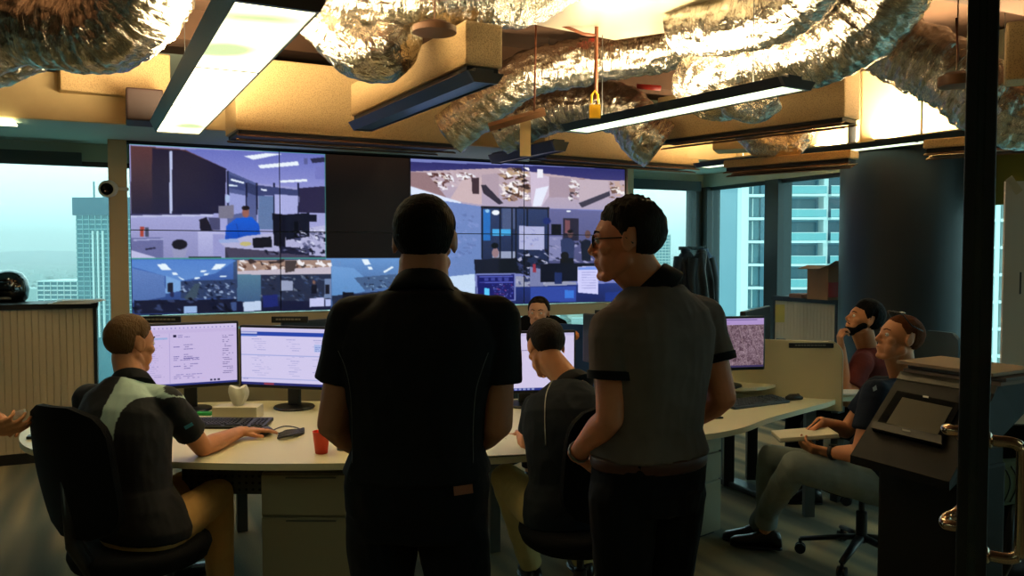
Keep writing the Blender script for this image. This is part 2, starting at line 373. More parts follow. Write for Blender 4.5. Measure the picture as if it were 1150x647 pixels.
def luminaire(label, p, q, width, z, on=True, up=1.0, hang=True, group=None, h=.075, dim=0):
    p = V((p.x, p.y, 0)); q = V((q.x, q.y, 0)); d, s, L = seg_frame(p, q); c = (p+q)/2
    t = thing('pendant_luminaire', label, 'ceiling light', c+V((0, 0, z)), group)
    w2 = width/2; hw = w2-.035
    def prof(e): return [e-s*w2+ZUP*(z+h), e-s*(hw)+ZUP*z, e-s*(hw-.004)+ZUP*(z+.004), e-s*(w2-.012)+ZUP*(z+h)]
    b = MB(); b.slab(prof(p), d*L); b.build('side_rail', m_anthr, t)
    b = MB(); b.slab([x-2*s*((x-p).dot(s)) for x in prof(p)], d*L); b.build('side_rail', m_anthr, t)
    for e, sg in ((p, -1), (q, 1)):
        b = MB(); b.slab([e-s*w2+ZUP*(z+h), e-s*hw+ZUP*z, e+s*hw+ZUP*z, e+s*w2+ZUP*(z+h)], d*(sg*.02)); b.build('end_cap', m_alu, t)
    ln = MB(); ln.box(c+ZUP*(z+.012), (L-.004, 2*hw-.01, .008), d, s); ln.build('diffuser', lens(on) if not dim else lens_dim(dim), t)
    b = MB(); b.box(c+ZUP*(z+h*.9), (L, .10, .05), d, s); b.build('gear_tray', m_alu, t)
    n = max(1, int(L/1.3))
    for k in range(1, n+1):
        if L > 2 and on and k < n+1:
            e = p+d*(L*k/(n+1)); b = MB(); b.box(e+ZUP*(z+.007), (.006, 2*hw+.004, .006), d, s); b.build('joint_bar', m_anthr, t)
    if hang:
        for k in (.15, .85):
            e = p+d*(L*k); b = MB(); b.tube([e+ZUP*(z+h), e+ZUP*(ZC-.01)], .0025, 6); b.build('suspension_wire', m_alu, t)
    if up and on:
        la = bpy.data.lights.new('uplight', 'AREA'); la.shape = 'RECTANGLE'; la.size = L*.9; la.size_y = .12; la.energy = UP_W*up*L/2.5; la.color = (1, .78, .47)
        lo = bpy.data.objects.new('uplight', la); C.objects.link(lo)
        z_ = -ZUP; lo.matrix_world = Matrix.Translation(c+ZUP*(z+h+.03)) @ Matrix((d, s*-1, d.cross(s*-1))).transposed().to_4x4()
        mw = lo.matrix_world.copy()
        if (mw.to_3x3() @ V((0, 0, -1))).z < 0: lo.matrix_world = Matrix.Translation(c+ZUP*(z+h+.03)) @ Matrix((d, s, d.cross(s))).transposed().to_4x4()
        lo.parent = t; lo.matrix_parent_inverse = Matrix.Translation(-t.location)
    return t
luminaire('big lit pendant luminaire at upper left, nearest the camera', atz(312, 9, 2.4), atz(200, 150, 2.4), .34, 2.4)
luminaire('unlit dark pendant luminaire under the beige box left of centre', atz(544, 94, 2.40), atz(408, 147, 2.40), .19, 2.40, on=False, h=.05)
luminaire('lit pendant luminaire crossing in front of the right ceiling box', atz(893, 100, 2.4), atz(648, 149, 2.4), .26, 2.4, up=.45, h=.045, dim=1.5)
luminaire('long lit pendant luminaire running behind the black door post', atz(1215, 140, 2.4), atz(790, 189, 2.4), .24, 2.4, up=.95, h=.04, dim=1.5)
luminaire('small pale pendant luminaire seen nearly end-on above the right screens', atz(628, 170, 2.40), atz(558, 184, 2.40), .16, 2.40, on=False)
# vertical grey bracket and bar over the small luminaire
t = thing('ceiling_bracket', 'grey drop bracket and crossbar above the small pale luminaire', 'bracket', at(590, 175, 5.7))
MB().box(at(590, 152, 5.7), (.074, .052, .285)).build('drop_post', m_cream, t)
b = MB(); b.tube([at(549, 143, 5.6), at(612, 125, 5.6)], .03, 4); b.build('crossbar', m_brown, t)
# round cans hanging in the plenum, no lamp inside
def can(label, c, r=.09, h=.05, lit=False):
    t = thing('downlight', label, 'ceiling light', c)
    MB().lathe(c, [(r*.75, 0), (r, .004), (r, h), (r*.6, h+.02)], 28).build('housing', m_brown, t, 40)
    MB().tube([c+ZUP*h, V((c.x, c.y, ZC-.01))], .004, 6).build('suspension_rod', m_brown, t)
can('round brown ceiling speaker hanging beside the top middle duct', at(488, 38, 3.8), .10, .03)
can('round brown can hanging in front of the right duct', at(1074, 98, 4.4), .09, .055)
tag(MB().box(at(4, 142, 5.75)+V((0, 0, .03)), (.14, .3, .01), UU, VV).build('soffit_light', lens(), None), 'small lit slot in the soffit at the left edge', 'ceiling light')
# aluminium foil ducts
def foil():
    m = bpy.data.materials.new('aluminium_foil'); m.use_nodes = True; n = m.node_tree; b = n.nodes['Principled BSDF']
    b.inputs['Base Color'].default_value = (.66, .60, .50, 1); b.inputs['Metallic'].default_value = 1; b.inputs['Roughness'].default_value = .2
    tcn = n.nodes.new('ShaderNodeTexCoord')
    at_ = n.nodes.new('ShaderNodeAttribute'); at_.attribute_name = 'fold'
    vo = n.nodes.new('ShaderNodeTexNoise'); vo.inputs['Scale'].default_value = 1; vo.inputs['Detail'].default_value = 4; vo.inputs['Roughness'].default_value = .6; vo.inputs['Distortion'].default_value = .6
    n.links.new(at_.outputs['Vector'], vo.inputs['Vector'])
    bp = n.nodes.new('ShaderNodeBump'); bp.inputs['Strength'].default_value = .9; bp.inputs['Distance'].default_value = .02
    n.links.new(vo.outputs[0], bp.inputs['Height']); n.links.new(bp.outputs[0], b.inputs['Normal']); return m
m_foil = foil()
def catmull(P, n):
    P = [P[0]*2-P[1]]+P+[P[-1]*2-P[-2]]; out = []
    for i in range(1, len(P)-2):
        for k in range(n):
            t = k/n; a, b, c, d = P[i-1], P[i], P[i+1], P[i+2]
            out.append(.5*((2*b)+(c-a)*t+(2*a-5*b+4*c-d)*t*t+(3*b-3*c+d-a)*t**3))
    out.append(P[-2]); return out
def foil_duct(label, pts, r, seed=0, wr=.12, n=30):
    path = catmull([V(p) for p in pts], n); N = len(path); seg = 96
    mb = MB(); mb.tube(path, r, seg, cap=True)
    L = 0; prev = path[0]; out = []; fold = []
    for i, p in enumerate(path):
        L += (p-prev).length; prev = p
        for k in range(seg):
            q = 2*math.pi*k/seg; v = V(mb.v[i*seg+k]); rad = v-p
            cx, sy = math.cos(q), math.sin(q)
            # ring folds whose spacing wobbles, plus crumple
            f1 = noise.noise(V((L*26+seed, cx*1.6, sy*1.6)))
            f2 = noise.noise(V((L*9, cx*4+seed, sy*4)))
            f3 = abs(noise.noise(V((L*40, cx*9, sy*9+seed))))
            sag = 1+.07*noise.noise(V((L*2, cx+seed, sy)))
            fold.append((L*48+seed*3+.6*cx, cx*2.6, sy*2.6)); out.append(p+rad*(sag+wr*(f1*.8+f2*.45)-wr*.55*f3))
    mb.v = [tuple(x) for x in out]
    o = mb.build('foil_duct', m_foil, None, True, fix=False)
    fa = o.data.attributes.new('fold', 'FLOAT_VECTOR', 'POINT'); fa.data.foreach_set('vector', np.array(fold, dtype=np.float32).ravel())
    return tag(o, label, 'duct')
foil_duct('big crumpled foil duct sweeping across the top left corner', [at(-70, 68, 4.2), at(10, 30, 4.1), at(70, 38, 4.0), at(130, 32, 3.9), at(172, -18, 3.75), at(185, -110, 3.6)], .185, 1)
foil_duct('thinner foil duct behind the big one at the left edge', [at(-60, 95, 4.9), at(0, 75, 4.8), at(45, 55, 4.8), at(90, 20, 4.9)], .11, 7)
foil_duct('foil elbow drooping between the lit luminaire and the beige boxes', [at(300, -45, 4.5), at(362, 15, 4.3), at(405, 55, 4.2), at(436, 52, 4.2), at(440, 12, 4.3), at(432, -28, 4.4)], .15, 3)
foil_duct('foil duct running along the top edge of the middle', [at(330, -22, 4.0), at(410, -2, 4.1), at(470, 2, 4.1), at(540, 2, 4.2), at(590, 2, 4.4), at(660, -35, 4.6)], .12, 5)
foil_duct('long foil duct rising behind the hanging rods in the centre', [at(505, 150, 6.0), at(545, 118, 5.9), at(590, 85, 5.8), at(660, 68, 5.8), at(740, 55, 5.6), at(800, 35, 5.4), at(860, 30, 5.2)], .16, 11)
foil_duct('foil duct hump behind the yellow tag', [at(560, 150, 6.9), at(600, 130, 6.8), at(650, 118, 6.6), at(700, 124, 6.4), at(722, 152, 6.3), at(740, 165, 6.3)], .19, 13)
foil_duct('broad foil duct above the luminaire right of centre', [at(790, 108, 5.3), at(812, 72, 5.1), at(870, 58, 4.9), at(930, 45, 4.6), at(985, 5, 4.4), at(1020, -60, 4.2)], .225, 17, .1)
foil_duct('foil duct under the bright sheet at the upper centre right', [at(770, 30, 4.9), at(820, 25, 4.6), at(880, 10, 4.4), at(920, -30, 4.2)], .17, 19)
foil_duct('foil duct curving down behind the black door post', [at(960, 20, 5.2), at(1010, 55, 5.05), at(1060, 78, 4.9), at(1110, 112, 4.75), at(1150, 128, 4.7), at(1210, 120, 4.7)], .2, 23)
foil_duct('short foil stub hanging below the box by the right luminaire', [at(815, 95, 5.0), at(822, 118, 5.0), at(850, 125, 5.0), at(870, 112, 5.0)], .07, 29)
foil_duct('lit foil duct end under the far right cream box', [at(835, 142, 6.45), at(855, 162, 6.4), at(888, 164, 6.35), at(903, 142, 6.35)], .10, 31)
# rectangular sheet metal duct with a bright underside
m_sheet = mat('galvanised_sheet', (225, 215, 190), .32, .85, bump=.15, bscale=3)
t = thing('sheet_metal_duct', 'flat galvanised sheet duct glaring above the centre', 'duct', at(700, 10, 4.6))
b = MB(); P = [at(560, 12, 4.6), at(690, 44, 5.2), at(845, 28, 4.9), at(850, -60, 3.9), at(610, -60, 3.9)]; P = [V((p.x, p.y, 2.98)) for p in [atz(520, 12, 2.98), atz(690, 45, 2.98), atz(850, 22, 2.98), atz(860, -80, 2.98), atz(560, -80, 2.98)]]
b.slab(P, (0, 0, .25)); b.build('duct_body', m_sheet, t)
# rods, conduits and red pipe in the plenum
def rod(label, pts, r, m, name='hanger_rod', cat='rod'):
    return tag(MB().tube(pts, r, 8).build(name, m, None, True), label, cat)
m_red = mat('red_pipe', (170, 40, 28), .5); m_copper = mat('rust_rod', (110, 62, 38), .6, .3)
rod('thin rust rod hanging in front of the long foil duct', [at(602, 22, 5.2), at(600, 125, 5.2)], .006, m_copper)
rod('threaded rod carrying the yellow tag', [at(670, 30, 5.1), at(669, 112, 5.1)], .012, m_copper)
rod('dark rod at the left end of the crossbar', [at(558, 78, 5.9), at(561, 147, 5.9)], .012, m_black)
rod('rod hanging from the slab above the right box', [at(1074, 20, 4.4), at(1076, 70, 4.4)], .006, m_copper)
rod('red sprinkler pipe slanting behind the centre ducts', [at(650, 35, 5.6), at(700, 48, 5.9), at(772, 63, 6.4)], .012, m_red, 'sprinkler_pipe', 'pipe')
rod('red pipe nearly hidden between the two foil ducts', [at(670, 92, 7.2), at(740, 58, 6.6), at(800, 32, 6.3)], .014, m_red, 'sprinkler_pipe', 'pipe')
rod('short red pipe beside the top of the right box', [at(715, 97, 7.0), at(742, 99, 7.0)], .022, m_red, 'sprinkler_pipe', 'pipe')
rod('thin copper conduit looping across the centre ceiling', [at(592, 20, 5.1), at(630, 28, 5.1), at(655, 38, 5.1), at(670, 40, 5.1)], .01, m_copper, 'conduit', 'pipe')
tg = thing('warning_tag', 'yellow tag hanging on the threaded rod', 'tag', at(668, 133, 5.08))
m_yel = mat('yellow_plastic', (225, 175, 20), .5)
b = MB(); b.prism([(-.033, -.02), (.033, -.02), (.033, .02), (-.033, .02)], 0, .08); b.v = [tuple(V(x)+at(668, 133, 5.08)) for x in b.v]; b.build('tag_body', m_yel, tg)
b = MB(); c0 = at(668, 116, 5.08); b.tube([c0+V((-.022, 0, 0)), c0+V((-.018, 0, .05)), c0+V((0, 0, .075)), c0+V((.018, 0, .05)), c0+V((.022, 0, 0))], .007, 8); b.build('tag_strap', m_yel, tg, True)
# ceiling beams in the plenum so that it is not a void
for i, v_ in enumerate([1.2, 3.2, 5.0, 6.4]):
    struct(ubox('trim_%d' % (10+i), m_dark, UL, UR, v_, v_+.25, ZC-.22, ZC))
# ================================================================== THE CITY OUTSIDE
GZ = -95
m_ground = mat('haze_tinted_ground', (98, 132, 128), .95, vary=.25, vscale=.012)  # teal of the distant haze is put into the ground colour
m_bld = mat('haze_paled_wall', (168, 190, 188), .9, vary=.1, vscale=.02)  # far walls tinted pale teal, haze mixed into their base colours
m_bld2 = mat('haze_teal_wall', (112, 146, 150), .9)
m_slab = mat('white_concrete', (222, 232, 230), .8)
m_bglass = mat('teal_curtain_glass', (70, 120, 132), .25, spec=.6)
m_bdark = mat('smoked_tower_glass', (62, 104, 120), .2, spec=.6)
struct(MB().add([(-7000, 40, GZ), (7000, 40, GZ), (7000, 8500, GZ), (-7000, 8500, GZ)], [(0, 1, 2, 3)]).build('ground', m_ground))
rnd = random.Random(5)
def far_box(px, Y, wpx, toppy, dep=None):
    a = at(px, toppy, Y); b = at(px+wpx, toppy, Y); w_ = b.x-a.x; dep = dep or w_
    return a, w_, dep
def banded(name, label, px, wpx, toppy, Y, floor_h, m_core, m_band, dep=None, group=None, zb=GZ, bay=None, mb_=1.0):
    a, w_, dep = far_box(px, Y, wpx, toppy, dep)
    t = thing(name, label, 'building', (a.x+w_/2, Y+dep/2, zb), group)
    c = V((a.x+w_/2, Y+dep/2, 0))
    MB().box(c+ZUP*((a.z+zb)/2), (w_, dep, a.z-zb)).build('glazing', m_core, t)
    n = int((a.z+45)/floor_h); me = None
    for k in range(max(1, n)):
        z = a.z-k*floor_h
        if me is None:
            o = MB().box((0, 0, 0), (w_+1.2, dep+1.2, floor_h*.3*mb_)).build('floor_slab', m_band, t); me = o.data
        else:
            o = bpy.data.objects.new('floor_slab', me); C.objects.link(o)
        o.location = c+ZUP*z; o.parent = t; o.matrix_parent_inverse = Matrix.Translation(-t.location)
    if bay:
        b = MB(); x = -w_/2
        while x <= w_/2+.01:
            b.box(c+V((x, -dep/2-.3, (a.z-45)/2)), (.5, .6, a.z+45)); x += bay
        o = b.build('facade_fins', m_band, t); o['kind'] = 'stuff'
    return t, a, w_, dep
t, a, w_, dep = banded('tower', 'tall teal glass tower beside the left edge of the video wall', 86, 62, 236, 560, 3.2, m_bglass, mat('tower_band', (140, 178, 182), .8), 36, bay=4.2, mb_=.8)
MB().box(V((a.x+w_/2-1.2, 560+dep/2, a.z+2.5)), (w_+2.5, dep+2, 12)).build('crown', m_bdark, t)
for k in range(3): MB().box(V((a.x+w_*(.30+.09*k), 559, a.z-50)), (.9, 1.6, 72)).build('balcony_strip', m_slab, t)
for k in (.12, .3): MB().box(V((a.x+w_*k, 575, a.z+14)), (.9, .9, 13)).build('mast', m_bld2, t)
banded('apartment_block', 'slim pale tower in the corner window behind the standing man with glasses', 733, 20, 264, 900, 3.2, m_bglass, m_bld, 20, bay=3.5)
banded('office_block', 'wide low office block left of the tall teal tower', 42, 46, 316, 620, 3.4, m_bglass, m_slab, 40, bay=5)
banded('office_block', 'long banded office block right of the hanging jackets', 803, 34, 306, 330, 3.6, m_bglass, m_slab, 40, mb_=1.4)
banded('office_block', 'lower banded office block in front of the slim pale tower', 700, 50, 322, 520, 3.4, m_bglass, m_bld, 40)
# near residential tower with balconies (two windows on the right)
def resi(label, x0, x1, Y, cols, zt=24, zb=-32, fh=3.12, z0=None):
    t = thing('residential_tower', label, 'building', ((x0+x1)/2, Y+8, GZ))
    z0 = z0 if z0 is not None else zb
    MB().box(((x0+x1)/2, Y+9, (GZ+zt)/2), (x1-x0, 14, zt-GZ)).build('wall', mat('blue_grey_cladding', (120, 160, 176), .5), t)
    for kind, c0, c1 in cols:
        if kind == 'pier': MB().box(((c0+c1)/2, Y+1.2, (zb+zt)/2), (c1-c0, 2.4, zt-zb)).build('pier', m_slab, t)
    first = {}
    def inst(nm, key, mk, loc, m):
        if key in first: o = bpy.data.objects.new(nm, first[key]); C.objects.link(o)
        else:
            o = mk().build(nm, m); first[key] = o.data
        o.location = loc; o.parent = t; o.matrix_parent_inverse = Matrix.Translation(-t.location); return o
    m_rail = mat('balcony_glass', (120, 175, 180), .15)
    z = z0
    while z < zt:
        for i, (kind, c0, c1) in enumerate(cols):
            cx = (c0+c1)/2; wd_ = c1-c0
            if kind == 'bay':
                inst('floor_slab', ('s', i), lambda: MB().box((0, 0, 0), (wd_, 2.2, .34)), (cx, Y+.9, z), m_slab)
                inst('window', ('w', i), lambda: MB().box((0, 0, 0), (wd_-.3, .2, 2.5)), (cx, Y+1.9, z+1.6), m_bglass)
                inst('window_bar', ('b', i), lambda: MB().box((0, 0, 0), (.14, .3, 2.5)), (cx, Y+1.8, z+1.6), m_slab)
            if kind == 'balcony':
                inst('floor_slab', ('s', i), lambda: MB().box((0, 0, 0), (wd_, 2.6, .3)), (cx, Y+.2, z), m_slab)
                inst('balustrade', ('r', i), lambda: MB().box((0, 0, 0), (wd_, .06, 1.0)), (cx, Y-1.0, z+.7), m_rail)
                inst('handrail', ('h', i), lambda: MB().box((0, 0, 0), (wd_, .12, .08)), (cx, Y-1.0, z+1.22), m_slab)
                inst('window', ('w', i), lambda: MB().box((0, 0, 0), (wd_-.6, .2, 2.4)), (cx, Y+1.9, z+1.5), m_bdark)
            if kind == 'glass':
                inst('floor_slab', ('s', i), lambda: MB().box((0, 0, 0), (wd_*.35, .8, .22)), (c1-wd_*.17, Y+1.2, z), m_slab)
                inst('window', ('w', i), lambda: MB().box((0, 0, 0), (wd_, .3, 2.9)), (cx, Y+1.6, z+1.56), m_bdark)
        z += fh
X = lambda px, Y: (px-575)/FX*Y
Yt = 112
resi('residential tower with white floor slabs seen through the two windows left of the pillar', X(832, Yt), X(1010, Yt), Yt,
     [('pier', X(832, Yt), X(840, Yt)), ('bay', X(840, Yt), X(857, Yt)), ('glass', X(857, Yt), X(884, Yt)), ('balcony', X(884, Yt), X(924, Yt)), ('pier', X(924, Yt), X(929, Yt)), ('balcony', X(929, Yt), X(960, Yt)), ('bay', X(960, Yt), X(1008, Yt))], z0=-31.1)
Yt = 95
resi('tower with white vertical piers seen through the narrow gap right of the door post', X(1095, Yt), X(1230, Yt), Yt,
     [('pier', X(1095, Yt), X(1098, Yt))]+[(k, X(1098+i*12, Yt), X(1098+i*12+(5 if k == 'pier' else 7), Yt)) for i in range(9) for k in ('bay',)]+[('pier', X(1105+i*12, Yt), X(1110+i*12, Yt)) for i in range(9)], zt=12)
# mid-distance blocks one by one, the countless rest as stuff
blk = MB().box((0, 0, .5), (1, 1, 1)).mesh('block')
ms = [m_bld, m_bld2, mat('sand_wall', (176, 186, 170), .9), m_slab]
bm_ = []
for m in ms:
    q = blk.copy(); q.materials.append(m); bm_.append(q)
cnt = 0
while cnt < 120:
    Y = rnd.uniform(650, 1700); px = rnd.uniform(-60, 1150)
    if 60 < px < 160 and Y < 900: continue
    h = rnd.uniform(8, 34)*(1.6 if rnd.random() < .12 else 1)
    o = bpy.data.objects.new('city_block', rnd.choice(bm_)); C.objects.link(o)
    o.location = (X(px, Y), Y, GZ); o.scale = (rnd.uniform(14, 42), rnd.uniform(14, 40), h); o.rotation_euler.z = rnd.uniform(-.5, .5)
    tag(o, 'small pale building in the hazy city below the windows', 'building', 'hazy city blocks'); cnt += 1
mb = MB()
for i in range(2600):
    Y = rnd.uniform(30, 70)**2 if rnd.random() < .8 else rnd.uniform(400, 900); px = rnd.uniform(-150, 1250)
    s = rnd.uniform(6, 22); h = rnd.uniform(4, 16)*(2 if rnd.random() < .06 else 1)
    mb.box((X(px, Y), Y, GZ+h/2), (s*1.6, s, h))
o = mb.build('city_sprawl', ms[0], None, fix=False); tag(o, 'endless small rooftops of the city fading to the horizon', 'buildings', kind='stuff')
mb = MB()
for i in range(1500):
    Y = rnd.uniform(22, 60)**2; px = rnd.uniform(-150, 1250); s = rnd.uniform(8, 24)
    mb.ell((X(px, Y), Y, GZ+2), (s, s*.7, rnd.uniform(5, 10)), nu=6, nv=4)
o = mb.build('tree_canopy', mat('far_trees', (62, 100, 92), .95), None, fix=False); tag(o, 'dull green tree cover between the far roofs', 'trees', kind='stuff')
mb = MB()
for i in range(26):
    mb.ell((-6500+i*520, 8000+rnd.uniform(-500, 300), GZ), (900, 500, rnd.uniform(60, 130)), nu=16, nv=8)
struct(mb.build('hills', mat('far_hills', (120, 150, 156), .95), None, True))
# ================================================================== FLAT PICTURES ON THE SCREENS
class Cv:
    def __init__(s, w_, h, tf=None, bg=(10, 10, 14)):
        s.w, s.h = w_, h; s.a = np.zeros((h, w_, 3)); s.a[:] = bg; s.tf = tf; s.rng = np.random.RandomState(3)
        s.mx, s.my = np.meshgrid(np.arange(w_)+.5, np.arange(h)+.5)
    def T(s, pts): return [s.tf(*p) for p in pts] if s.tf else [(p[0]*s.w, p[1]*s.h) for p in pts]
    def mask(s, pts):
        P = s.T(pts); m = np.zeros((s.h, s.w), bool); n = len(P)
        for i in range(n):
            (x0, y0), (x1, y1) = P[i], P[(i+1) % n]
            if y0 == y1: continue
            c = ((s.my >= min(y0, y1)) & (s.my < max(y0, y1)) & (s.mx < x0+(s.my-y0)*(x1-x0)/(y1-y0)))
            m ^= c
        return m
    def poly(s, pts, col, col2=None, al=1.0):
        m = s.mask(pts)
        if not m.any(): return
        if col2 is None: s.a[m] = s.a[m]*(1-al)+np.array(col)*al
        else:   # vertical blend
            yy = s.my[m]; t = ((yy-yy.min())/max(1, (yy.max()-yy.min())))[:, None]; s.a[m] = np.array(col)*(1-t)+np.array(col2)*t
    def rect(s, x0, y0, x1, y1, col, col2=None, al=1.0): s.poly([(x0, y0), (x1, y0), (x1, y1), (x0, y1)], col, col2, al)
    def line(s, p, q, col, w_=1.0):
        (x0, y0), (x1, y1) = s.T([p, q]); L = math.hypot(x1-x0, y1-y0) or 1
        t = np.clip(((s.mx-x0)*(x1-x0)+(s.my-y0)*(y1-y0))/L/L, 0, 1)
        m = np.hypot(s.mx-x0-t*(x1-x0), s.my-y0-t*(y1-y0)) < w_/2+.35; s.a[m] = col
    def ell(s, cx, cy, rx, ry, col):
        s.poly([(cx+rx*math.cos(k*.3927), cy+ry*math.sin(k*.3927)) for k in range(16)], col)
    def clutter(s, x0, y0, x1, y1, n, cols, sz=(4, 9), seed=0):
        r = random.Random(seed)
        for i in range(n):
            x = r.uniform(x0, x1); y = r.uniform(y0, y1); a = r.uniform(*sz); b = r.uniform(*sz)*.6; c = r.choice(cols)
            s.poly([(x-a, y+r.uniform(-b, 0)), (x+r.uniform(-a, a), y-b), (x+a, y+r.uniform(0, b)), (x+r.uniform(-a, a), y+b)], c)
    def text(s, x, y, wd, hh, rows, col, seed=0, fill=.7):   # illegible lines of print
        r = random.Random(seed)
        for i in range(rows):
            yy = y+i*hh; xx = x
            end = x+wd*r.uniform(.35, 1)
            while xx < end:
                l = r.uniform(.01, .035)
                if r.random() < fill: s.line((xx, yy), (min(xx+l*.8, end), yy), col, .4)
                xx += l
    def noise(s, amp):
        b_ = s.a.copy(); b_[1:-1, 1:-1] = (s.a[1:-1, 1:-1]*2+s.a[:-2, 1:-1]+s.a[2:, 1:-1]+s.a[1:-1, :-2]+s.a[1:-1, 2:])/6; s.a = b_
        s.a += s.rng.uniform(-amp, amp, (s.h, s.w, 1)); s.a = np.clip(s.a, 0, 255)
def pic_mesh(name, cv, TL, TR, BL, parent, sub=None, gain=1.0):
    """flat grid carrying the picture, sub=(x0,y0,x1,y1) fraction of the canvas"""
    x0, y0, x1, y1 = sub or (0, 0, 1, 1)
    i0, i1 = int(round(x0*cv.w)), int(round(x1*cv.w)); j0, j1 = int(round(y0*cv.h)), int(round(y1*cv.h))
    a = cv.a[j0:j1, i0:i1]/255.0; h, w_ = a.shape[:2]
    l = np.where(a <= .04045, a/12.92, ((a+.055)/1.055)**2.4)*gain
    TL = np.array(TL); ex = (np.array(TR)-TL); ey = (np.array(BL)-TL)
    gx, gy = np.meshgrid(np.linspace(0, 1, w_), np.linspace(0, 1, h))
    co = TL+gx[..., None]*ex+gy[..., None]*ey
    idx = np.arange(w_*h).reshape(h, w_)
    f = np.stack([idx[:-1, :-1], idx[1:, :-1], idx[1:, 1:], idx[:-1, 1:]], -1).reshape(-1, 4)
    me = bpy.data.meshes.new(name); me.vertices.add(w_*h); me.vertices.foreach_set('co', co.astype(np.float32).ravel())
    me.loops.add(f.size); me.loops.foreach_set('vertex_index', f.ravel().astype(np.int32))
    me.polygons.add(len(f)); me.polygons.foreach_set('loop_start', np.arange(0, f.size, 4, dtype=np.int32))
    try: me.polygons.foreach_set('loop_total', np.full(len(f), 4, dtype=np.int32))
    except Exception: pass
    me.update(); me.validate()
    c = me.color_attributes.new('pic', 'FLOAT_COLOR', 'POINT'); buf = np.ones((w_*h, 4), np.float32); buf[:, :3] = l.reshape(-1, 3); c.data.foreach_set('color', buf.ravel())
    return link(name, me, SCREEN, parent)
# ---- the video wall
PW, PH = 1.21, .71; A0 = V((-3.15, 6.85, 2.508)); N_ = -VV
def wallpt(s, t, off=0): return A0+UU*(s*PW)-ZUP*(t*PH)+N_*off
def st(px, py):
    d = ray(px, py); o = V((0, 0, HC)); k = (A0-o).dot(N_)/d.dot(N_); p = o+d*k-A0
    return p.dot(UU)/PW, -p.z/PH
CW, CH = 880, 264
def zf(ox, oy, k):
    def f(x, y):
        s, t = st(ox+x/k, oy+y/k); return s/4*CW, t/2*CH
    return f
cv = Cv(CW, CH, None, (14, 11, 10)); FR = lambda s0, t0, s1, t1, *c: (setattr(cv, 'tf', lambda x, y: (x/4*CW, y/2*CH)), cv.poly([(s0, t0), (s1, t0), (s1, t1), (s0, t1)], *c))
FR(0, 0, 4, 2, (16, 13, 12)); FR(1.333, 0, 1.7, .5, (30, 20, 14), (16, 12, 12))
FR(0, 0, 1.333, 1.333, (150, 152, 208), (168, 170, 220))
cv.tf = zf(130, 150, 2.942); P = cv.poly
P([(225, 50), (715, 66), (715, 182), (600, 178), (470, 165), (370, 122)], (104, 112, 190), (142, 146, 210))
P([(48, 38), (228, 52), (366, 116), (360, 264), (50, 268)], (92, 58, 58), (26, 27, 56)); P([(120, 48), (228, 56), (366, 116), (360, 264), (120, 266)], (38, 32, 52), (24, 26, 58))
cv.line((182, 60), (182, 265), (190, 200, 235), 3); cv.line((50, 268), (320, 268), (60, 60, 100), 2); cv.line((50, 274), (320, 270), (190, 195, 230), 2)
for q in ([(425, 74), (500, 64), (550, 67), (455, 86)], [(470, 104), (602, 91), (606, 104), (480, 115)], [(541, 155), (632, 150), (633, 158), (546, 162)]): P(q, (235, 245, 255))
P([(643, 82), (700, 76), (706, 92), (650, 97)], (45, 45, 75)); P([(622, 80), (634, 80), (634, 100), (622, 100)], (90, 95, 150)); P([(660, 106), (712, 106), (712, 150), (660, 150)], (118, 122, 192))
P([(370, 122), (468, 165), (468, 325), (370, 330)], (78, 88, 140), (90, 100, 150)); P([(376, 195), (430, 205), (430, 260), (376, 270)], (150, 158, 215)); P([(376, 135), (428, 155), (428, 190), (376, 180)], (60, 70, 120)); P([(436, 160), (465, 172), (465, 205), (436, 195)], (52, 60, 100))
P([(380, 148), (425, 160), (425, 166), (380, 155)], (230, 240, 255)); P([(375, 168), (402, 170), (402, 175), (375, 174)], (220, 235, 255))
for x in (371, 432, 467, 524, 603): cv.line((x, 125 if x < 400 else 165), (x, 265), (28, 32, 62), 2)
P([(470, 170), (602, 186), (602, 205), (470, 205)], (60, 68, 115)); P([(480, 182), (500, 184), (500, 190), (480, 188)], (225, 235, 255))
P([(472, 206), (522, 207), (522, 318), (472, 318)], (96, 120, 165)); P([(526, 200), (602, 206), (602, 264), (526, 266)], (170, 174, 226))
P([(606, 180), (712, 172), (712, 262), (606, 262)], (44, 40, 72))
P([(50, 278), (320, 278), (300, 320), (280, 410), (160, 410), (50, 370)], (160, 162, 212), (140, 142, 190))
P([(50, 345), (155, 342), (158, 412), (50, 412)], (104, 108, 158)); P([(50, 385), (140, 412), (50, 412)], (190, 190, 228)); cv.line((60, 352), (156, 348), (160, 165, 210), 1.5); cv.line((100, 382), (128, 378), (40, 40, 70), 2)
P([(79, 308), (93, 308), (93, 341), (79, 341)], (168, 70, 60)); P([(96, 310), (108, 310), (108, 340), (96, 340)], (70, 74, 100))
P([(185, 380), (240, 378), (228, 408), (192, 410)], (150, 152, 190)); cv.ell(211, 366, 26, 17, (22, 22, 36))
P([(272, 322), (362, 328), (362, 408), (272, 408)], (182, 184, 226), (160, 162, 210)); P([(322, 332), (360, 333), (360, 408), (322, 408)], (150, 152, 205)); P([(276, 285), (300, 276), (322, 322), (280, 322)], (22, 22, 40)); P([(305, 278), (345, 278), (345, 320), (318, 320)], (70, 72, 110)); P([(340, 240), (390, 236), (390, 280), (340, 280)], (120, 118, 140)); cv.ell(370, 215, 8, 14, (170, 190, 230))
P([(240, 406), (350, 406), (350, 412), (240, 412)], (30, 46, 40))
P([(361, 348), (366, 305), (398, 280), (450, 276), (474, 300), (480, 345), (410, 352)], (26, 92, 212), (20, 72, 180)); cv.ell(430, 260, 12, 18, (150, 96, 88)); cv.ell(430, 246, 13, 8, (30, 24, 30)); cv.line((400, 300), (408, 340), (14, 60, 160), 1)
